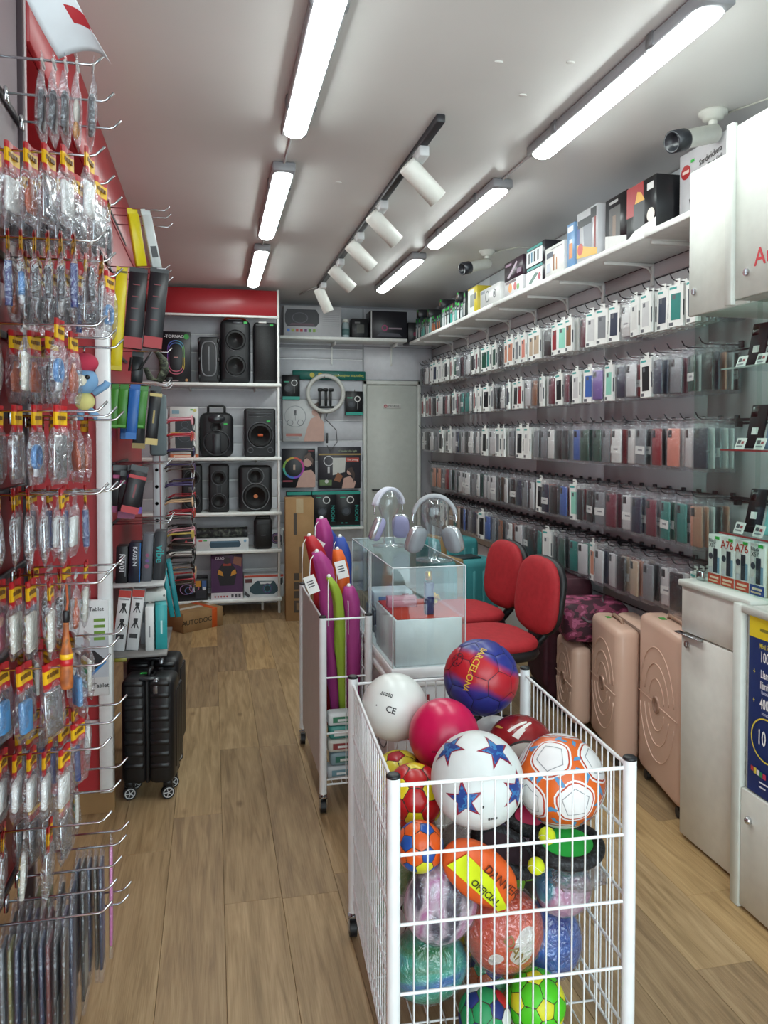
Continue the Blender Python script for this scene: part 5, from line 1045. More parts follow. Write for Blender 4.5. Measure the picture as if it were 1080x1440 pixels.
# hanging display
yw = YB-.014
hs = thing('hook_header_strip', 'green header strip with yellow spots over the selfie display', 'sign', (1.125, yw, 2.09)); MB().rbox(-.36, -.03, 0, .36, 0, .088, .006, 0, 1).build('strip', cm('#1f6a60', .4), hs)
print_on(hs, '-y', (0, -.03, 0), [('c', -.17, .045, .024, '#c4b43a'), ('c', -.09, .045, .024, '#c4a83a'), ('t', .19, .04, .036, 'Soportes multimedia', '#c4c04a', PI)])
RB = [('r', -.083, 0, .083, .03, '#1f9a8a'), ('o', .03, .16, .03, .022, '#d8d8d8'), ('r', .028, .06, .032, .13, '#8a8a8a'), ('c', -.03, .11, .035, '#2c2f36'), ('c', -.03, .11, .02, '#3f444c'), ('r', -.07, .165, -.02, .175, '#3fae8a')]
for lab, x, z in (('black and teal ring light box hanging beside the shelving upright', .745, 1.891), ('black and teal ring light box hanging next to the door frame', 1.36, 1.744)):
    carton('ring_light_box', lab, (x, yw-.05, z), (.165, .09, .234), cm('#16171b', .4), 0, front=RB)
def clip_hook(x, z): L_k = .14 if x == 1.06 else .1; MB().tube([(x, yw, z), (x, yw-L_k, z), (x, yw-L_k-.01, z+.02)], .004, 6).build('display_hook', CHROME, wb)
for x in (.745, 1.36, 1.06, 1.2): clip_hook(x, {1.36: 1.975, 1.06: 2.098}.get(x, 2.12))
rl = thing('ring_light', 'white ring light with three phone clips hanging on the back wall', 'ring light', (1.076, yw-.108, 1.951))
mb = MB(); mb.tube([(.172*math.cos(2*PI*i/40), 0, .172*math.sin(2*PI*i/40)) for i in range(40)], .021, 12, closed=True); mb.build('ring', cm('#cfcfca', .4), rl)
mb = MB(); [mb.rbox(x-.012, -.02, -.12, x+.012, .0, .03, .005, 0, 1) for x in (-.06, 0, .045)]; [mb.rbox(x-.03, -.03, .02, x+.02, -.005, .05, .006, 0, 1) for x in (-.05, .0, .055)]; mb.rbox(-.08, -.015, -.14, .08, 0, -.12, .004, 0, 1); mb.build('phone_clips', BLACK, rl)
mb = MB(); mb.tube([(.02, 0, -.16), (.0, -.01, -.25), (.1, -.01, -.35), (.11, -.01, -.47), (.04, -.01, -.55), (.01, -.01, -.5)], .004, 6); mb.rbox(.0, -.02, -.48, .02, 0, -.38, .004, 0, 1); mb.build('cable', cm('#3a3b3e', .5), rl)
skin = '#c79f92'; hair = '#5f4a42'
carton('ring_light_box', 'white ring light box with a woman printed on its side', (.865, yw-.04, 1.49), (.40, .07, .405), cm('#c6c7c8', .4), 0, front=[('o', -.08, .24, .105, .097, '#9da0a4'), ('r', -.09, .25, -.07, .3, '#4a4b50'), ('o', -.13, .18, .03, .025, '#6a6c70'), ('o', -.03, .18, .03, .025, '#6a6c70'), ('r', -.082, .2, -.078, .27, '#6a6c70'), ('p', [(.0, .0), (.2, .0), (.2, .18), (.15, .25), (.07, .22), (.03, .12)], skin), ('c', .12, .28, .04, skin), ('p', [(.07, .35), (.15, .38), (.18, .3), (.17, .2), (.15, .26), (.1, .32)], hair), ('r', -.17, .05, -.02, .075, '#b06a60'), ('r', -.17, .03, -.05, .045, '#9a9a9e')])
def rainbow(u, v, r, r2, n=24):
    cs = ['#c93a8f', '#c9503a', '#c9a83a', '#7fae3a', '#3aae9a', '#3a6fc9', '#7a4ac9', '#b03ab0']
    return [('p', [(u+r*math.cos(a), v+r*math.sin(a)), (u+r*math.cos(b), v+r*math.sin(b)), (u+r2*math.cos(b), v+r2*math.sin(b)), (u+r2*math.cos(a), v+r2*math.sin(a))], cs[int(i*8/n)]) for i in range(n) for a, b in ((2*PI*i/n, 2*PI*(i+1)/n),)]
carton('ring_light_box', 'dark box with rainbow ring and a woman in a pale top printed on it', (.818, yw-.04, 1.045), (.318, .07, .375), cm('#24242a', .4), 0, front=rainbow(-.05, .19, .105, .085)+[('r', -.055, .17, -.035, .22, '#b9a08f'), ('p', [(-.03, .0), (.159, .0), (.159, .12), (.12, .17), (.05, .16), (.0, .09)], skin), ('c', .085, .24, .042, skin), ('p', [(.04, .27), (.06, .31), (.11, .315), (.14, .27), (.135, .2), (.12, .25), (.07, .29)], hair), ('c', .1, .315, .022, hair), ('r', -.155, .055, -.06, .07, '#a33a4a'), ('r', .09, .35, .15, .358, '#8f3a40')])
carton('ring_light_box', 'dark box with gold band, white ring and people photo', (1.218, yw-.04, 1.03), (.416, .07, .405), cm('#34323a', .4), 0, front=[('r', -.208, .325, .208, .34, '#a3874a'), ('o', -.11, .27, .05, .042, '#cfcfd2'), ('r', -.12, .15, -.1, .21, '#c9c9cc'), ('r', .06, .26, .19, .30, '#b0453a'), ('t', .125, .28, .026, 'The Living', '#ead9d4'), ('p', [(-.07, .13), (-.07, .3), (.06, .3), (.05, .16)], '#c9c9c4'), ('r', -.2, .03, -.08, .085, '#5f7a4a'), ('c', -.13, .07, .018, '#d4d4d0'), ('p', [(.02, .0), (.14, .0), (.16, .06), (.1, .12), (.04, .1)], skin), ('c', .1, .16, .03, skin), ('p', [(.07, .19), (.12, .21), (.15, .14), (.14, .05), (.12, .13)], '#3f2a24'), ('p', [(-.06, .08), (.0, .06), (.03, .12), (-.02, .16)], '#8f5a3a'), ('t', .08, .365, .026, 'Circular clip light', '#9fae8a')])
for k, x in enumerate((.817, 1.06, 1.295)):
    carton('ring_light_box', 'large black and teal ring light box on the ledge, %s' % ['next to the shelving', 'the middle one', 'next to the door frame'][k], (x, yw-.06, .66), (.236, .11, .345), cm('#16171b', .4), 0, group='large ring light boxes', front=[('r', -.118, .315, .118, .345, '#1f9a8a'), ('o', .02, .26, .036, .026, '#d8d8d8'), ('c', -.02, .15, .045, '#2c2f36'), ('c', -.02, .15, .03, '#484d56'), ('t', .085, .13, .05, 'MOON', '#1f8f86', PI/2), ('r', -.08, .28, -.03, .29, '#3fae8a'), ('r', -.07, .03, -.05, .04, '#1f8f86'), ('r', -.03, .03, -.01, .04, '#1f8f86'), ('r', -.118, .0, .118, .012, '#1f6f66')])
t = thing('wall_ledge', 'narrow white ledge under the large ring light boxes', 'ledge', (0, 0, 0)); MB().rbox(.64, 7.33, .635, 1.44, yw, .659, .003, 0, 1).build('ledge_board', WHITE, t); MB().rbox(1.0, 7.4, .58, 1.012, yw, .634, .002, 0, 1).build('bracket', WHITE, t)
# ================================================================== near hook rack on the left
RX0 = -.45; TIPX = -.215
nr = thing('hook_rack', 'tall wall rack with red panels and rows of chrome hooks', 'rack', (0, 0, 0))
dim_white = noisy('dim_white_panel', [(.3, '#a3949b'), (.7, '#b3a5ab')], 2, 2, .25)  # white panel, with dim light and red reflection put into its colour
zz = [.53, .86, 1.2, 1.55, 1.9, 2.2]
for a, b in zip(zz, zz[1:]): MB().rbox(RX0-.03, .9, a+.002, RX0-.012, 2.07, b-.002, .003, 0, 1).build('back_panel', RED, nr)
MB().rbox(RX0-.03, .9, 2.202, RX0-.012, 2.07, CEIL-.02, .003, 0, 1).build('back_panel', dim_white, nr)
MB().rbox(RX0-.04, 2.072, .0, RX0+.0, 2.094, CEIL-.01, .003, 0, 1).build('upright', cm('#43363c', .4), nr)
MB().rbox(RX0-.04, 2.095, .0, RX0+.002, 2.108, CEIL-.01, .002, 0, 1).build('edge_trim', cm('#c9b9ba', .3), nr)
HZ = [2.68, 2.322, 2.134, 1.957, 1.78, 1.60, 1.426, 1.236, 1.06, .88, .719, .53, .352]
for z in HZ:
    MB().rbox(RX0-.012, .9, z-.012, RX0-.002, 2.07, z+.004, .002, 0, 1).build('hook_rail', DARKM, nr)
def mkhook(L): 
    mb = MB(); mb.tube([(-L, 0, 0), (-.028, 0, 0), (-.018, 0, .003), (0, 0, .022)], .0028, 6)
    mb.rbox(-L-.004, -.012, -.02, -L+.004, .012, .012, .002, 0, 1); return mb.mesh('hook', CHROME)
hk = mkhook(.229)
HY = [1.72, 1.885, 2.03]
hooks = []
for i, z in enumerate(HZ):
    ysel = HY
    if i == 11: ysel = [1.705, 1.79, 1.885, 1.985, 2.055]
    if i == 12: ysel = [2.03, 2.088]
    for j, y in enumerate(ysel):
        dz = (j*.006 if i < 11 else 0)
        ob('hook', hk, nr, (TIPX, y, z-dz)); hooks.append((i, j, y, z-dz))
# ---- bags with flag headers
flag_r = cm('#b5242a', .3); flag_y = cm('#e6b422', .3); flag_t = cm('#6f4a14', .4)
BW = .056
def header_mesh():
    mb = MB(); h = .046; n = 5
    def strip(z0, z1, m, dx=0):
        for s in (-1, 1):
            vs = []
            for i in range(n+1):
                y = -BW/2+BW*i/n; bend = .002*math.sin(i*1.4); vs += [(s*(.0016+dx)+bend, y, z0), (s*(.0016+dx)+bend, y, z1)]
            mb.add(vs, [(2*i, 2*i+2, 2*i+3, 2*i+1) for i in range(n)], m)
    strip(-.036, -.021, 0); strip(-.021, .006, 1); strip(.006, .020, 0)
    for k in range(4): mb.box(-.0035, -.02+k*.011, -.010, .0042, -.013+k*.011, -.002, 2)
    return mb.mesh('header_card', [flag_r, flag_y, flag_t])
HM = header_mesh()
FLAP = MB().box(-.0008, -.02, -.034, .0008, .02, .016).rbox(-.0022, -.02, -.002, .0022, .02, .004, .001, 1, 1).mesh('hang_flap', [FILM2, cm('#b9b4b0', .3)])
def bag_mesh(seed, L, W_, th):
    bm = bmesh.new(); bmesh.ops.create_cube(bm, size=1)
    bmesh.ops.subdivide_edges(bm, edges=bm.edges[:], cuts=5, use_grid_fill=True)
    for v in bm.verts:
        u = v.co.z+.5; prof = math.sin(min(1, max(0, u))*PI)**.5*.9+.1
        x = v.co.x*th*prof; y = v.co.y*W_; z = -.024-(1-u)*L
        n_ = noise.noise(Vector((y*40, z*30, seed*5.1)))*.0028+noise.noise(Vector((y*90, z*80, seed*2.1)))*.0016
        v.co = Vector((x+n_, y+noise.noise(Vector((z*25, seed, 0)))*.004, z+noise.noise(Vector((y*40, seed, 3)))*.004))
    mb = MB(); mb.bm(bm); return mb.mesh('clear_bag', FILM)
def toy_meshes():
    out = []
    def fin(nm, mb, mats, label):
        hx = max(abs(p[0]) for p in mb.v); kx = min(1, .0072/hx)
        mb.v = [(p[0]*kx, p[1], -.042+(p[2]+.05)*.76) for p in mb.v]; out.append((nm, mb.mesh(nm, mats), label))
    mb = MB(); mb.rbox(-.005, -.024, -.15, .005, .024, -.06, .003, 0, 1); mb.rbox(-.007, -.018, -.14, -.004, .018, -.09, .002, 1, 1); fin('magnet', mb, [WHITE, cm('#6f8fae', .4)], 'white fridge magnet')
    mb = MB(); mb.rbox(-.008, -.02, -.16, .008, .02, -.07, .007, 0, 2); mb.tube([(0, -.01, -.07), (0, 0, -.05), (0, .01, -.07)], .002, 5, 1); fin('keyring', mb, [cm('#4f8fc4', .3), CHROME], 'light blue keyring')
    mb = MB(); mb.rbox(-.003, -.03, -.17, .003, .03, -.05, .002, 0, 1); mb.rbox(-.005, -.006, -.17, -.002, .006, -.05, .001, 1, 1); fin('cutlery', mb, [cm('#c2c4c8', .2, .9), cm('#8a8c90', .3, .8)], 'silver metal souvenir')
    mb = MB(); mb.sph((0, 0, -.10), .026, 14, 10, 0, (.5, .8, 1.1)); mb.sph((0, 0, -.145), .02, 12, 8, 1, (.6, .9, 1)); mb.sph((-.005, .01, -.085), .007, 8, 6, 2); fin('soft_toy', mb, [cm('#d4cdc0', .8), cm('#c98a3a', .8), BLACK], 'cream figurine')
    mb = MB(); mb.cyl((0, -.006, -.17), (0, -.006, -.05), .007, 8, 0); mb.cyl((0, .012, -.16), (0, .012, -.06), .006, 8, 1); fin('pen', mb, [cm('#2c3f7a', .3), cm('#8f1f28', .3)], 'blue and red pen pair')
    mb = MB(); mb.lathe([(.02, -.15), (.026, -.13), (.026, -.10), (.012, -.08), (.01, -.06)], 14, 0, Matrix.Diagonal((.5, 1, 1, 1))); mb.rbox(-.006, -.02, -.135, .006, .02, -.11, .003, 1, 1); fin('bell', mb, [cm('#b5542a', .5), cm('#d9a81c', .5)], 'orange clay souvenir')
    mb = MB(); mb.rbox(-.005, -.026, -.165, .005, .026, -.06, .003, 0, 1)
    for k in range(4): mb.rbox(-.008, -.02, -.155+k*.024, -.003, .02, -.14+k*.024, .002, 1+k % 2, 1)
    fin('sticker_set', mb, [cm('#d8d6cc', .5), cm('#3f7f5a', .5), cm('#b9a23a', .5)], 'cream card with small pictures')
    mb = MB(); mb.tube([(0, .022*math.cos(2*PI*i/16), -.11+.03*math.sin(2*PI*i/16)) for i in range(16)], .006, 6, 0, closed=True); mb.rbox(-.004, -.012, -.165, .004, .012, -.13, .003, 1, 1); fin('bracelet', mb, [cm('#3f86c4', .3), cm('#c9ccd0', .2)], 'blue bracelet')
    mb = MB(); mb.rbox(-.006, -.022, -.15, .006, .022, -.07, .004, 0, 1); mb.sph((0, 0, -.07), .016, 10, 8, 1, (.5, 1, 1)); fin('lighter', mb, [cm('#3a3c42', .3), cm('#8a8d92', .2, .8)], 'dark grey gadget')
    mb = MB(); mb.rbox(-.005, -.02, -.16, .005, .02, -.06, .004, 0, 2); mb.sph((0, -.004, -.08), .018, 12, 8, 1, (.5, 1, 1)); fin('doll', mb, [cm('#c4607a', .6), cm('#dba58f', .6)], 'pink doll')
    return out
TOYS = toy_meshes(); BAGS = [bag_mesh(s, .118, .064, .0165) for s in range(5)]+[bag_mesh(9+s, .121, .074, .0175) for s in range(3)]
r5 = random.Random(21); r8 = random.Random(31)
ROWL = ['top', 'second', 'third', 'fourth', 'fifth', 'sixth', 'seventh', 'eighth', 'ninth', 'tenth', 'eleventh']
dens = {0: 0, 1: 4, 2: 7, 3: 8, 4: 4, 5: 5, 6: 5, 7: 5, 8: 4, 9: 5, 10: 3}
for (i, j, y, z) in hooks:
    if i > 10: continue
    n = dens[i]+r5.choice([-1, 0, 0, 1]) if dens[i] else 0
    if i == 1: n = 5 if j == 0 else 0
    if i == 10 and j > 1: n = 1
    far = -.255 if i in (2, 3) else -.285
    if i == 1: far = -.245
    base = -.432 if i != 1 else -.335
    if i >= 4: far = -.318
    if i == 10: far = -.35
    if (i, j) == (4, 2): far = -.376
    if i in (7, 8) and j == 0: far = -.342
    HK = (r8.gauss(0, .22), r8.gauss(0, .02)); HK = (max(-.42, min(.42, HK[0])), HK[1])
    tw = r5.choice([0, 0, 2, 2, 2, 8, 4]) if i not in (4, 5, 7, 8, 10) else r5.choice([3, 5, 6, 7, 0, 1, 2])
    for k in range(max(0, n)):
        r5.random(); x = base+(far-base)*k/(n-1) if n > 1 else far
        gapx = (far-base)/max(1, n-1)*math.cos(HK[0]) if n > 1 else .022
        last = k == n-1 and (i, j) != (4, 2)
        if last: x += .008
        ti = tw if r5.random() < .6 else r5.choice([0, 0, 2, 2, 2, 3, 4, 5, 6, 6, 7, 8, 8, 9, 1]); nm, tm, tl = TOYS[ti]
        flagged = r5.random() < (.84 if i != 1 else -1)
        lab = 'clear bag with %s, %s, %s rack row' % (tl, 'red and yellow header' if flagged else 'no header', ROWL[i])
        yaw = r5.gauss(0, .30) if k < n-1 else r5.choice([-.5, .6, .4]); yaw = HK[0]+(.06*yaw if not last else .26*yaw)
        t = thing('souvenir_bag', lab, 'souvenir bag', (x, y, z-.008), 0, 'bags with %s in the %s row' % (tl, ROWL[i])+(' under flag headers' if flagged else ''), (.4*r5.gauss(0, .05), HK[1]+.06*r5.gauss(0, .05), yaw)); t.scale = (min(1.05, gapx/.0225), 1, .9 if i == 9 else 1)
        if i == 1: t.scale = (t.scale[0], 1.12, 1.14)
        if flagged: ob('header_card', HM, t)
        else: ob('hang_flap', FLAP, t)
        ob('clear_bag', r5.choice(BAGS), t); ob(nm, tm, t)
# ---- long flat packets on the low hooks
def packet_mesh(L, W_, col, col2):
    mb = MB(); mb.rbox(-.0035, -W_/2, -L, .0035, W_/2, -.035, .002, 0, 1); mb.box(-.0042, -W_/2+.008, -L+.03, .0042, W_/2-.008, -L*.55, 1)
    return mb.mesh('insert_card', [cm(col, .4), cm(col2, .4)])
def sleeve_mesh(L, W_):
    mb = MB(); mb.rbox(-.005, -W_/2-.003, -L-.02, .005, W_/2+.003, -.02, .003, 0, 1)
    mb.add([(-.001, -W_/2, -.02), (-.001, W_/2, -.02), (-.001, .012, .006), (-.001, -.012, .006), (.001, -W_/2, -.02), (.001, W_/2, -.02), (.001, .012, .006), (.001, -.012, .006)], [(0, 1, 2, 3), (7, 6, 5, 4), (0, 3, 7, 4), (1, 5, 6, 2)])
    return mb.mesh('clear_sleeve', FILM2)
SL = sleeve_mesh(.30, .066)
PK = [('navy blue', '#1c2748', '#2c3a66'), ('dark brown', '#3f3428', '#6a563f'), ('grey', '#6d7076', '#8f9298'), ('dark red', '#5c1f22', '#8a3a34'), ('black patterned', '#1b1b20', '#8f8f88'), ('purple patterned', '#3a2a4a', '#7a4a6a'), ('olive', '#6a6638', '#8f8a5a')]
PKM = [packet_mesh(.29, .062, a, b) for _, a, b in PK]; PINK = packet_mesh(.29, .03, '#d078b4', '#c46aa8'); SLP = sleeve_mesh(.30, .034)
for (i, j, y, z) in hooks:
    if i != 11: continue
    if j in (0, 1):   n, a, b = 9, -.43, -.31
    elif j == 2: n, a, b = 5, -.40, -.30
    elif j == 3: n, a, b = 5, -.33, -.275
    else: n, a, b = 1, -.26, -.26
    for k in range(n):
        q = r5.randrange(len(PK)) if j != 3 else (k*5) % 2
        x = a+(b-a)*k/max(1, n-1); lab = '%s flat packet in a long clear sleeve on the low hooks' % PK[q][0]; gr = '%s long packets on the low hooks' % PK[q][0]
        if j == 4: q = None; lab = 'slim pink packet in a long clear sleeve at a low hook tip'; gr = None
        t = thing('flat_packet', lab, 'packet', (x, y, z-.004), 0, gr, (.3*r5.gauss(0, .02), .15*r5.gauss(0, .03), .03+.4*r5.gauss(0, .05)))
        ob('insert_card', PKM[q] if q is not None else PINK, t); ob('clear_sleeve', SL if q is not None else SLP, t)
# ---- the curled paper notice hooked at the top
t = thing('paper_notice', 'curled white paper notice with a red block on the top hooks', 'paper')
BL, BR, TL, TR = Vector((-.303, 1.715, 2.3255)), Vector((-.200, 1.715, 2.3255)), Vector((-.372, 1.60, 2.455)), Vector((-.280, 1.60, 2.455))
def SP(a, b, lift=0):
    """a across the sheet, b from its lower edge upwards"""
    q = BL.lerp(BR, a).lerp(TL.lerp(TR, a), b); k_ = 4*a*(1-a)
    return q+Vector((.012, -.01, .018))*k_*(1-.5*b)+Vector((0, -.018, -.012))*4*b*(1-b)+Vector((.002, -.004, -.002))*lift
def patch(mb, a0, a1, b0, b1, lift, n=8):
    g = [SP(a0+(a1-a0)*i/n, b0+(b1-b0)*j_/n, lift) for i in range(n+1) for j_ in range(n+1)]
    mb.add(g, [(i*(n+1)+j_, i*(n+1)+j_+1, (i+1)*(n+1)+j_+1, (i+1)*(n+1)+j_) for i in range(n) for j_ in range(n)], 0, True); return mb
o = patch(MB(), 0, 1, 0, 1, 0, 14).build('sheet', cm('#d8dde2', .5), t); o.modifiers.new('thickness', 'SOLIDIFY').thickness = .0008
patch(MB(), .52, 1, .32, .52, .35).build('red_block', cm('#b03038', .5), t)
mb = patch(MB(), .52, .6, .66, .7, .35, 3); patch(mb, .4, .62, .80, .84, .35, 3); mb.build('print_lines', cm('#4a4d52', .5), t)
# plush keyring and odd toys
t = thing('plush_toy', 'small blue and red plush toy hanging at the post', 'plush toy', (-.308, 2.03, 1.684)); plb = cm('#6f94b8', .9)
MB().sph((0, 0, 0), .033, 18, 12, 0, (1, .9, 1)).build('head', plb, t); MB().sph((0, 0, .045), .034, 16, 10, 0, (1, .9, .75)).build('hood', cm('#b03048', .9), t)
mb = MB(); mb.sph((-.004, -.03, .0), .014, 12, 8, 0, (1, .5, 1)); mb.build('muzzle', cm('#d8d2c0', .9), t); mb = MB(); mb.sph((-.014, -.032, .008), .006, 8, 6); mb.sph((.012, -.032, .008), .006, 8, 6); mb.build('eyes', BLACK, t)
mb = MB(); mb.sph((0, 0, -.05), .024, 14, 10, 0, (1, .8, 1)); mb.build('body', cm('#c9bf7a', .9), t); mb = MB(); mb.tube([(.02, 0, -.03), (.05, 0, -.01), (.055, 0, .0)], .009, 8); mb.tube([(.01, 0, -.07), (.03, 0, -.09)], .009, 8); mb.tube([(-.01, 0, -.07), (-.01, 0, -.095)], .009, 8); mb.build('limbs', plb, t); MB().tube([(0, 0, .07), (0, 0, .085), (.0, 0, .08)], .003, 6).build('cord', CHROME, t)
t = thing('souvenir_bottle', 'orange clay bottle with red and yellow bands and a striped cord', 'bottle', (-.300, 1.701, 1.119)); t.scale = (.62, .62, .9); MB().lathe([(.018, -.11), (.021, -.10), (.021, -.03), (.012, .0), (.009, .02), (.009, .05)], 16).build('bottle', noisy('clay', [(.35, '#8a4a24'), (.55, '#b5652f'), (.7, '#6a4a2a')], 40, 2, .5), t); MB().lathe([(.0115, .045), (.0115, .07), (.008, .072)], 12).build('stopper', BLACK, t)
mb = MB(); mb.lathe([(.0218, -.055), (.0218, -.04)], 16, 0); mb.lathe([(.0219, -.04), (.0219, -.028)], 16, 1); mb.build('band', [flag_r, flag_y], t); MB().tube([(0, 0, .06), (.004, .012, .09), (-.003, .03, .13)], .004, 6).build('cord', cm('#a8502a', .7), t)
# ================================================================== drawing tablet box on the red divider
t = thing('tablet_box', 'white drawing tablet box with green bars leaning on the red panel', 'box', (-.485, 3.245, .505)); MB().rbox(-.085, -.018, 0, .075, .018, .385, .002, 0, 1).build('carton', cm('#d3d6d8', .4), t)
print_on(t, '-y', (0, -.018, 0), [('r', -.085, .075, .075, .24, '#b4bcc4'), ('p', [(-.085, .18), (.02, .185), (.062, .145), (.0, .085), (-.085, .1)], '#1b1c20'), ('p', [(.062, .145), (.066, .135), (.004, .075), (.0, .085)], '#2f7fc4'), ('r', .02, .30, .062, .312, '#6f9a3a'), ('r', .02, .275, .062, .287, '#6f9a3a'), ('r', .02, .25, .062, .262, '#6f9a3a'), ('r', .02, .225, .062, .237, '#6f9a3a'), ('t', -.0, .042, .024, 'Drawing Tablet', '#22242a'), ('t', .03, .35, .022, 'Tablet', '#22242a'), ('r', -.05, .022, .02, .026, '#6a6c70')])
# ================================================================== hanging boxes behind the divider
bk = thing('side_hook_rail', 'dark rails with hooks on the red side board behind the divider', 'rack', (0, 0, 0))
for z in (2.56, 2.30, 1.94, 1.78, 1.42, 1.15):
    MB().rbox(-.444, 3.33, z-.01, -.436, 4.3, z+.006, .002, 0, 1).build('rail', DARKM, bk)
    for y in ((3.62, 3.74, 3.9) if z != 1.94 else (3.76,)): MB().tube([(-.436, y, z), (-.20, y, z), (-.18, y, z+.02)], .003, 6).build('hook', CHROME, bk)
def hang(label, x, y, z, size, col, rot=(0, 0, 0), prints=None, name='hanging_box', tab=True, group=None):
    """a slim retail box hanging from its tab: loc is the top centre"""
    w, d, h = size; t = thing(name, label, 'box', (x, y, z), 0, group, rot)
    MB().rbox(-w/2, -d/2, -h, w/2, d/2, -.012, .0015, 0, 1).build('carton', cm(col, .35), t)
    if tab: MB().box(-w/2, -.001, -.013, w/2, .001, .014).build('hang_tab', cm(col, .35), t)
    if prints: print_on(t, '-y', (0, -d/2, -h), prints)
bars = lambda h, c: [('r', -.02, h*q, .01, h*q+.004, c) for q in (.35, .5, .65, .8)]
hang('black hanging box with red foot, nearer the yellow box', -.315, 3.62, 2.285, (.078, .06, .35), '#1b1c22', (0, R(5), R(8)), [('r', -.039, 0, .039, .05, '#a0242c')]+bars(.35, '#7a3038'))
hang('black hanging box with red foot, nearer the speaker shelves', -.225, 3.62, 2.288, (.08, .06, .35), '#1b1c22', (0, R(6), R(8)), [('r', -.04, 0, .04, .05, '#a0242c')]+bars(.35, '#7a3038'))
hang('long slim yellow hanging box beside the black ones', -.386, 3.62, 2.287, (.048, .06, .45), '#d8c818', (0, R(4), R(8)), [('r', -.025, .0, .025, .02, '#c4b414'), ('r', -.02, .43, .02, .44, '#6a6210')])
hang('yellow and white card hanging above the yellow box', -.340, 3.62, 2.548, (.05, .02, .24), '#d8c818', (0, R(-10), R(35)), None)
hang('white glossy pouch hanging next to the yellow card', -.283, 3.62, 2.548, (.045, .015, .25), '#b9c0c0', (0, R(-12), R(30)), [('r', -.015, .05, .015, .1, '#3a3d42')], 'hanging_pouch')
hang('dark bundle strapped in black above the green boxes', -.335, 3.76, 1.926, (.05, .045, .13), '#22252a', (0, R(3), R(10)), None, 'hanging_pouch')
t = thing('camo_strap', 'camouflage strap with black buckle hanging above the green boxes', 'strap', (-.25, 3.76, 1.94)); t.scale = (1, 1, .62); mb = MB(); mb.tube([(0, 0, 0), (.03, 0, -.06), (.035, 0, -.14), (.01, 0, -.22), (-.03, 0, -.2), (-.05, 0, -.12)], [.012, .02, .022, .02, .018, .012], 8); mb.build('strap', noisy('camo_green', [(.4, '#2a2c26'), (.5, '#4a4f3f'), (.62, '#6f7462')], 40, 2, .8, constant=True), t); MB().rbox(.04, -.012, -.22, .07, .012, -.19, .003, 0, 1).build('buckle', BLACK, t); MB().tube([(-.02, -.006, .0), (-.05, -.036, -.08), (-.075, -.037, -.14), (-.12, -.037, -.15), (-.11, -.036, -.05)], .006, 6).build('black_band', BLACK, t)
for k, (x, z, rz_, ty, lab) in enumerate(((-.418, 1.766, 2, 3, 'first from the divider'), (-.380, 1.766, 2, 4, 'second from the divider'), (-.312, 1.766, 6, 6, 'tilted against the black and gold box'))):
    hang('green hanging box, %s' % lab, x, 3.62 if k < 2 else 3.74, z, (.033 if k == 0 else .038 if k == 1 else .05, .07, .185), '#3a7f2a', (0, R(ty), R(rz_)), [('r', -.018, .005, .018, .015, '#5aa044')])
hang('blue hanging box between the green boxes', -.334, 3.62, 1.766, (.043, .07, .235), '#1f5fa8', (0, R(5), R(2)), [('r', -.022, .0, .022, .03, '#2f6fb8')])
hang('blue hanging box behind the first green box', -.40, 3.90, 1.766, (.05, .06, .235), '#1f5fa8', (0, R(2), R(8)), [('r', -.022, .0, .022, .03, '#2f6fb8')])
hang('black and gold hanging box beside the tilted green one', -.252, 3.74, 1.766, (.05, .06, .262), '#16171b', (0, R(6), R(8)), [('r', -.0275, 0, .0275, .03, '#c4ae6a'), ('r', -.0275, .225, .0275, .24, '#c4ae6a'), ('r', -.005, .1, .003, .16, '#a08a4a')])
hang('dark box with gold foot beside the rear blue hanging box', -.335, 3.90, 1.766, (.055, .05, .28), '#3a3f44', (0, R(3), R(8)), [('r', -.03, 0, .03, .025, '#b39a5a')])
t = thing('grey_pouch', 'long grey fabric pouch hanging behind the black and gold box', 'pouch', (-.265, 3.90, 1.749)); MB().rbox(-.03, -.015, -.3, .05, .015, .0, .014, 0, 2).build('pouch', cm('#5f6a6e', .7), t); MB().tube([(-.01, 0, -.002), (0, 0, .03), (.01, 0, -.002)], .003, 6).build('loop', BLACK, t)
for k, (x, z, c, c2, lab) in enumerate(((-.40, 1.40, '#1b1a20', '#a0286a', 'magenta'), (-.365, 1.375, '#1b1a20', '#8f2460', 'dark pink'), (-.33, 1.40, '#1d1b22', '#5a2f9a', 'purple'), (-.315, 1.40, '#1b1a20', '#b3242e', 'red'))):
    hang('black hanging pouch box with %s edges' % lab, x, 3.66-.03*k, z, (.075, .03, .2), c, (0, R([3, 5, 6, 14][k]), R(12)), [('r', -.0375, 0, .0375, .03, c2), ('r', -.0375, .155, .0375, .17, c2), ('r', -.004, .07, .004, .13, '#7a3038')], 'hanging_pouch')
def stand(label, x, y, z, size, col, rot=(0, 0, 0), prints=None): return carton('cable_box', label, (x, y, z), size, cm(col, .4), 0, front=prints, rot=rot)
sf = thing('side_shelf', 'small shelf holding boxes behind the white post', 'shelf', (0, 0, 0))
MB().rbox(-.44, 3.50, .572, -.20, 3.98, .586, .002, 0, 1).build('lower_board', cm('#7d7a78', .4), sf); MB().rbox(-.44, 3.56, .872, -.215, 3.98, .884, .002, 0, 1).build('upper_board', cm('#b4b4b4', .4), sf)
MB().rbox(-.42, 3.497, .56, -.37, 3.5, .575, .001, 0, 1).build('price_rail', cm('#8a8430', .4), sf); MB().rbox(-.432, 3.93, .0, -.40, 3.96, .57, .003, 0, 1).build('leg', WHITE, sf)
def vt(s, h, c): return ('t', 0, h*.5, s, None, c)
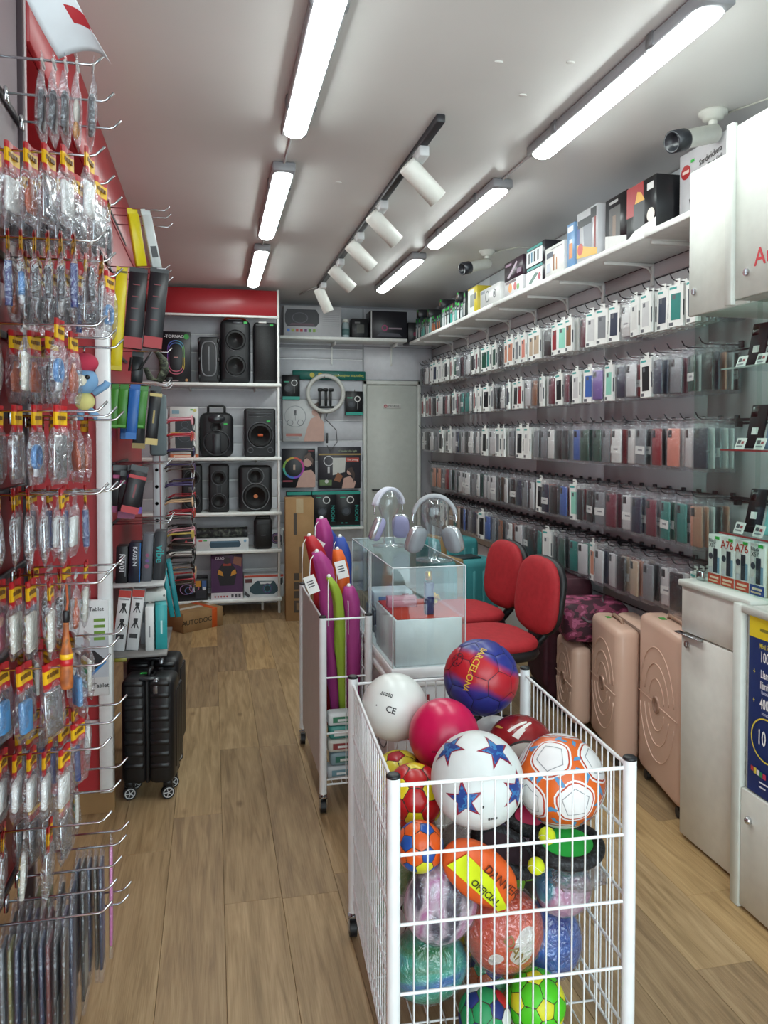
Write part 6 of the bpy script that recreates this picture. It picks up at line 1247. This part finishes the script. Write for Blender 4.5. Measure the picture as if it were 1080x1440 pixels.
for lab, x, y, size, col, pr_, rot in (
    ('black box lettered KW01 on the upper side shelf', -.402, 3.66, (.05, .1, .165), '#15171c', [('t', 0, .09, .032, 'KW01', '#d8dadf', -PI/2), ('r', .014, .03, .018, .13, '#7f838a')], (0, R(2), 0)),
    ('dark blue box lettered KA02-N on the upper side shelf', -.347, 3.66, (.05, .1, .18), '#141a2c', [('t', 0, .12, .026, 'KA02-N', '#c9ced8', -PI/2), ('r', .021, .0, .025, .18, '#1f6fb8')], (0, R(2), 0)),
    ('grey box with pink dots on the upper side shelf', -.296, 3.68, (.045, .1, .215), '#5a5c64', [('c', .0, .07, .01, '#8f4a6a'), ('c', .0, .095, .008, '#6a4a8f'), ('c', .0, .12, .008, '#8f4a6a')], (0, R(3), 0)),
    ('charcoal box with teal lettering on the upper side shelf', -.243, 3.70, (.05, .1, .225), '#33353a', [('t', 0, .12, .05, 'vibe', '#1f9a9a', -PI/2)], (0, R(3), 0))):
    stand(lab, x, y, .884, size, col, rot, pr_)
def tripod_print(v): return [('p', [(-.004, v+.03), (.006, v+.03), (.018, v), (.014, v), (.003, v+.02), (.002, v), (-.002, v), (-.002, v+.02), (-.012, v), (-.016, v)], '#1d1d20'), ('r', -.008, v+.03, .01, v+.045, '#1d1d20')]
for k, (x, lab) in enumerate(((-.413, 'nearer the post'), (-.355, 'nearer the white box'))):
    stand('tall white and red tripod box on the lower side shelf, %s' % lab, x, 3.60, .589, (.052, .06, .272), '#d2d2d4', (0, R(7), 0), [('r', -.026, .24, .026, .272, '#b3342c'), ('r', -.02, .229, .02, .236, '#8a8a90')]+tripod_print(.17)+tripod_print(.10)+[('r', -.018, .055, .016, .075, '#2a2a2e')])
stand('grey white slim box standing next to the tripod boxes', -.312, 3.72, .586, (.03, .09, .195), '#a8aab0', (0, 0, 0), [('r', -.004, .1, .004, .18, '#6f7278')])
stand('narrow white cable box on the lower side shelf', -.277, 3.60, .586, (.036, .09, .195), '#dfe2e2', (0, 0, 0), [('r', -.003, .06, .003, .11, '#8a8d92')])
stand('turquoise cable box at the lower side shelf end', -.232, 3.62, .586, (.05, .1, .20), '#2fa0a4', (0, 0, R(6)), [('r', -.004, .07, .004, .13, '#bfe3e3')])
carton('cable_box', 'flat white box lying across the tripod boxes', (-.268, 3.70, .787), (.10, .10, .045), cm('#d4d4d0', .4), R(10), front=[('c', .04, .024, .005, '#6a6a6a')])
for k in range(2):
    carton('slim_box', ['leaning slim teal box, outer one by the sunglasses', 'leaning slim teal box, inner one by the sunglasses'][k], (-.168-.028*k, 3.86, .675), (.022, .12, .27), cm('#1f8f98' if k else '#1a7f88', .4), 0, rot=(0, R(-9), R(6)))
# ================================================================== sunglasses stand
ss = thing('sunglasses_stand', 'tall grey perforated stand full of sunglasses behind the hanging boxes', 'stand', (-.262, 4.22, 0))
MB().rbox(-.03, -.2, .72, .02, .26, 1.70, .006, 0, 1).build('panel', noisy('stand_grey', [(.3, '#a9abb0'), (.7, '#b7b9bd')], 3, 2, .4), ss)
mb = MB()
for k in range(11):
    for y in (-.15, -.02, .12): mb.cyl((.02, y, .78+k*.085), (.0215, y, .78+k*.085), .012, 10); mb.cyl((-.01, -.2005, .78+k*.085), (-.01, -.2015, .78+k*.085), .009, 10)
mb.build('arm_holes', BLACK, ss); MB().rbox(-.04, -.21, .70, .03, .27, .72, .004, 0, 1).build('bottom_ledge', WHITE, ss); MB().cyl((-.005, .03, .0), (-.005, .03, .70), .02, 12).build('pole', STEEL, ss); MB().lathe([(.1, 0), (.1, .012), (.03, .03)], 24, 0, T(-.005, .03, 0)).build('base', STEEL, ss)
MB().rbox(.004, -.202, .95, .008, -.2, 1.66, .001, 0, 1).build('red_strip', cm('#8f2a2c', .4), ss)
GC = [('#c98a94', 'pink framed', '#b9a0a8'), ('#a8202c', 'red framed', '#6f7a3a'), ('#15161a', 'black framed', '#2c3038'), ('#3f2c22', 'brown framed', '#55443a'), ('#c9a27f', 'beige framed', '#4a3f3a'), ('#b39a4a', 'gold framed', '#3a3a2c'), ('#3a2f5a', 'violet framed', '#4a3a5a')]
gm = {}
def glass_meshes(q):
    if q in gm: return gm[q]
    c, _, l = GC[q]; fr = cm(c, .3); M0 = RZ(R(90))
    a = MB()
    for s in (-1, 1):
        pol = [(s*.034+x, y) for x, y in ellip(.027, .021, 2.6, 20)]; a.tube([(x, -.0, y) for x, y in pol], .0034, 5, closed=True)
    a.tube([(-.008, 0, .006), (0, .001, .009), (.008, 0, .006)], .002, 5)
    b = MB()
    for s in (-1, 1): b.prism(ellip(.026, .020, 2.6, 20), -.0008, .0008, 0, T(s*.034, 0, 0) @ RX(R(90)))
    d = [MB().tube([(s*.062, .0, .008), (s*.066, .01, .009), (s*.064, .11, .008), (s*.06, .135, -.004)], .0042, 6).mesh('temple', fr) for s in (-1, 1)]
    gm[q] = (a.mesh('frame', fr), b.mesh('lenses', cm(l, .1)), d); return gm[q]
r6 = random.Random(4)
for k in range(11):
    for cidx, y in enumerate((-.13, .06, .22)):
        q = [0, 1, 2, 3, 6, 4, 2, 5, 2, 2, 3][k] if cidx == 0 else r6.randrange(7)
        # temples slot into the panel, the front looks away from it
        lab = '%s sunglasses in the %s column of the stand' % (GC[q][1], ['front', 'middle', 'rear'][cidx])
        t = thing('sunglasses', lab, 'sunglasses', (-.10, 4.22+y, 1.63-.085*k), 0, '%s sunglasses, %s column' % (GC[q][1], ['front', 'middle', 'rear'][cidx]), (R(r6.uniform(-4, 4)), R(r6.uniform(-6, 6)), R(90+r6.uniform(-8, 8))))
        f_, l_, s_ = glass_meshes(q); ob('frame', f_, t); ob('lenses', l_, t); [ob('temple', q_, t) for q_ in s_]
        if (k+cidx) % 2 == 0 or cidx == 0: MB().box(.03, -.002, -.05, .055, -.0005, -.015).build('price_tag', WHITE, t)
# ================================================================== black suitcases by the post
def black_case(label, x, y, w, d, h, rz):
    t = thing('hard_suitcase', label, 'suitcase', (x, y, 0), rz, 'black suitcases'); bmk = cm('#17181b', .38)
    MB().rbox(0, 0, .07, w*.49, d, h, .03, 0, 3).build('shell_half', bmk, t); MB().rbox(w*.51, 0, .07, w, d, h, .03, 0, 3).build('shell_half', bmk, t)
    mb = MB(); mb.rbox(w*.46, .004, .076, w*.54, d-.004, h-.006, .02, 0, 2); mb.build('zip_band', cm('#0c0c0e', .6), t)
    mb = MB()
    for k in range(8): mb.rbox(w*.56, -.004, .14+k*.05, w*.93, .01, .165+k*.05, .006, 0, 1); mb.rbox(w*.07, -.004, .14+k*.05, w*.44, .01, .165+k*.05, .006, 0, 1)
    for k in range(6): mb.rbox(w-.01, .05+k*d*.15, .12, w+.004, .05+k*d*.15+.03, h-.06, .006, 0, 1)
    mb.build('ribs', bmk, t)
    for cx_ in (.03, w-.03):
        for cy_ in (.03, d-.03):
            mb = MB(); mb.rbox(cx_-.018, cy_-.018, .055, cx_+.018, cy_+.018, .085, .006, 0, 1); mb.box(cx_-.02, cy_-.004, .025, cx_-.015, cy_+.012, .06); mb.box(cx_+.015, cy_-.004, .025, cx_+.02, cy_+.012, .06); o = mb.build('caster', BLACK, t)
            wl_ = MB(); ax = Vector((.35, -.94, 0)); c_ = Vector((cx_, cy_, .028)); wl_.cyl(c_-ax*.012, c_+ax*.012, .027, 18, 0)
            for s in (-1, 1):
                e_ = c_+ax*.0125*s; A_ = ax.cross(Vector((0, 0, 1))).normalized(); Z_ = Vector((0, 0, 1))
                wl_.tube([e_+(A_*math.cos(2*PI*i/18)+Z_*math.sin(2*PI*i/18))*.02 for i in range(18)], .0022, 5, 1, closed=True)
                for i in range(5): wl_.cyl(e_, e_+(A_*math.cos(2*PI*i/5)+Z_*math.sin(2*PI*i/5))*.02, .002, 5, 1)
            wl_.build('wheel', [BLACK, cm('#c9cbce', .3)], o)
    MB().tube([(w*.5, d*.3, h-.005), (w*.5, d*.34, h+.02), (w*.5, d*.66, h+.02), (w*.5, d*.7, h-.005)], .009, 8).build('carry_handle', BLACK, t)
    mb = MB(); mb.rbox(w*.35, .004, h-.004, w*.65, .035, h+.006, .003, 0, 1); mb.build('handle_socket', cm('#2f3034', .3), t)
    mb = MB(); mb.rbox(w*.62, -.002, h*.87, w*.72, .03, h+.002, .004, 0, 1); mb.build('lock', cm('#8a8c90', .25, .7), t)
    MB().box(w*.3, d*.5, h+.001, w*.45, d*.6, h+.003).build('price_sticker', GRN, t)
black_case('black cabin suitcase standing by the white post', -.385, 3.36, .22, .16, .52, R(-8))
black_case('black cabin suitcase behind the first one', -.39, 3.62, .235, .17, .53, R(-6))
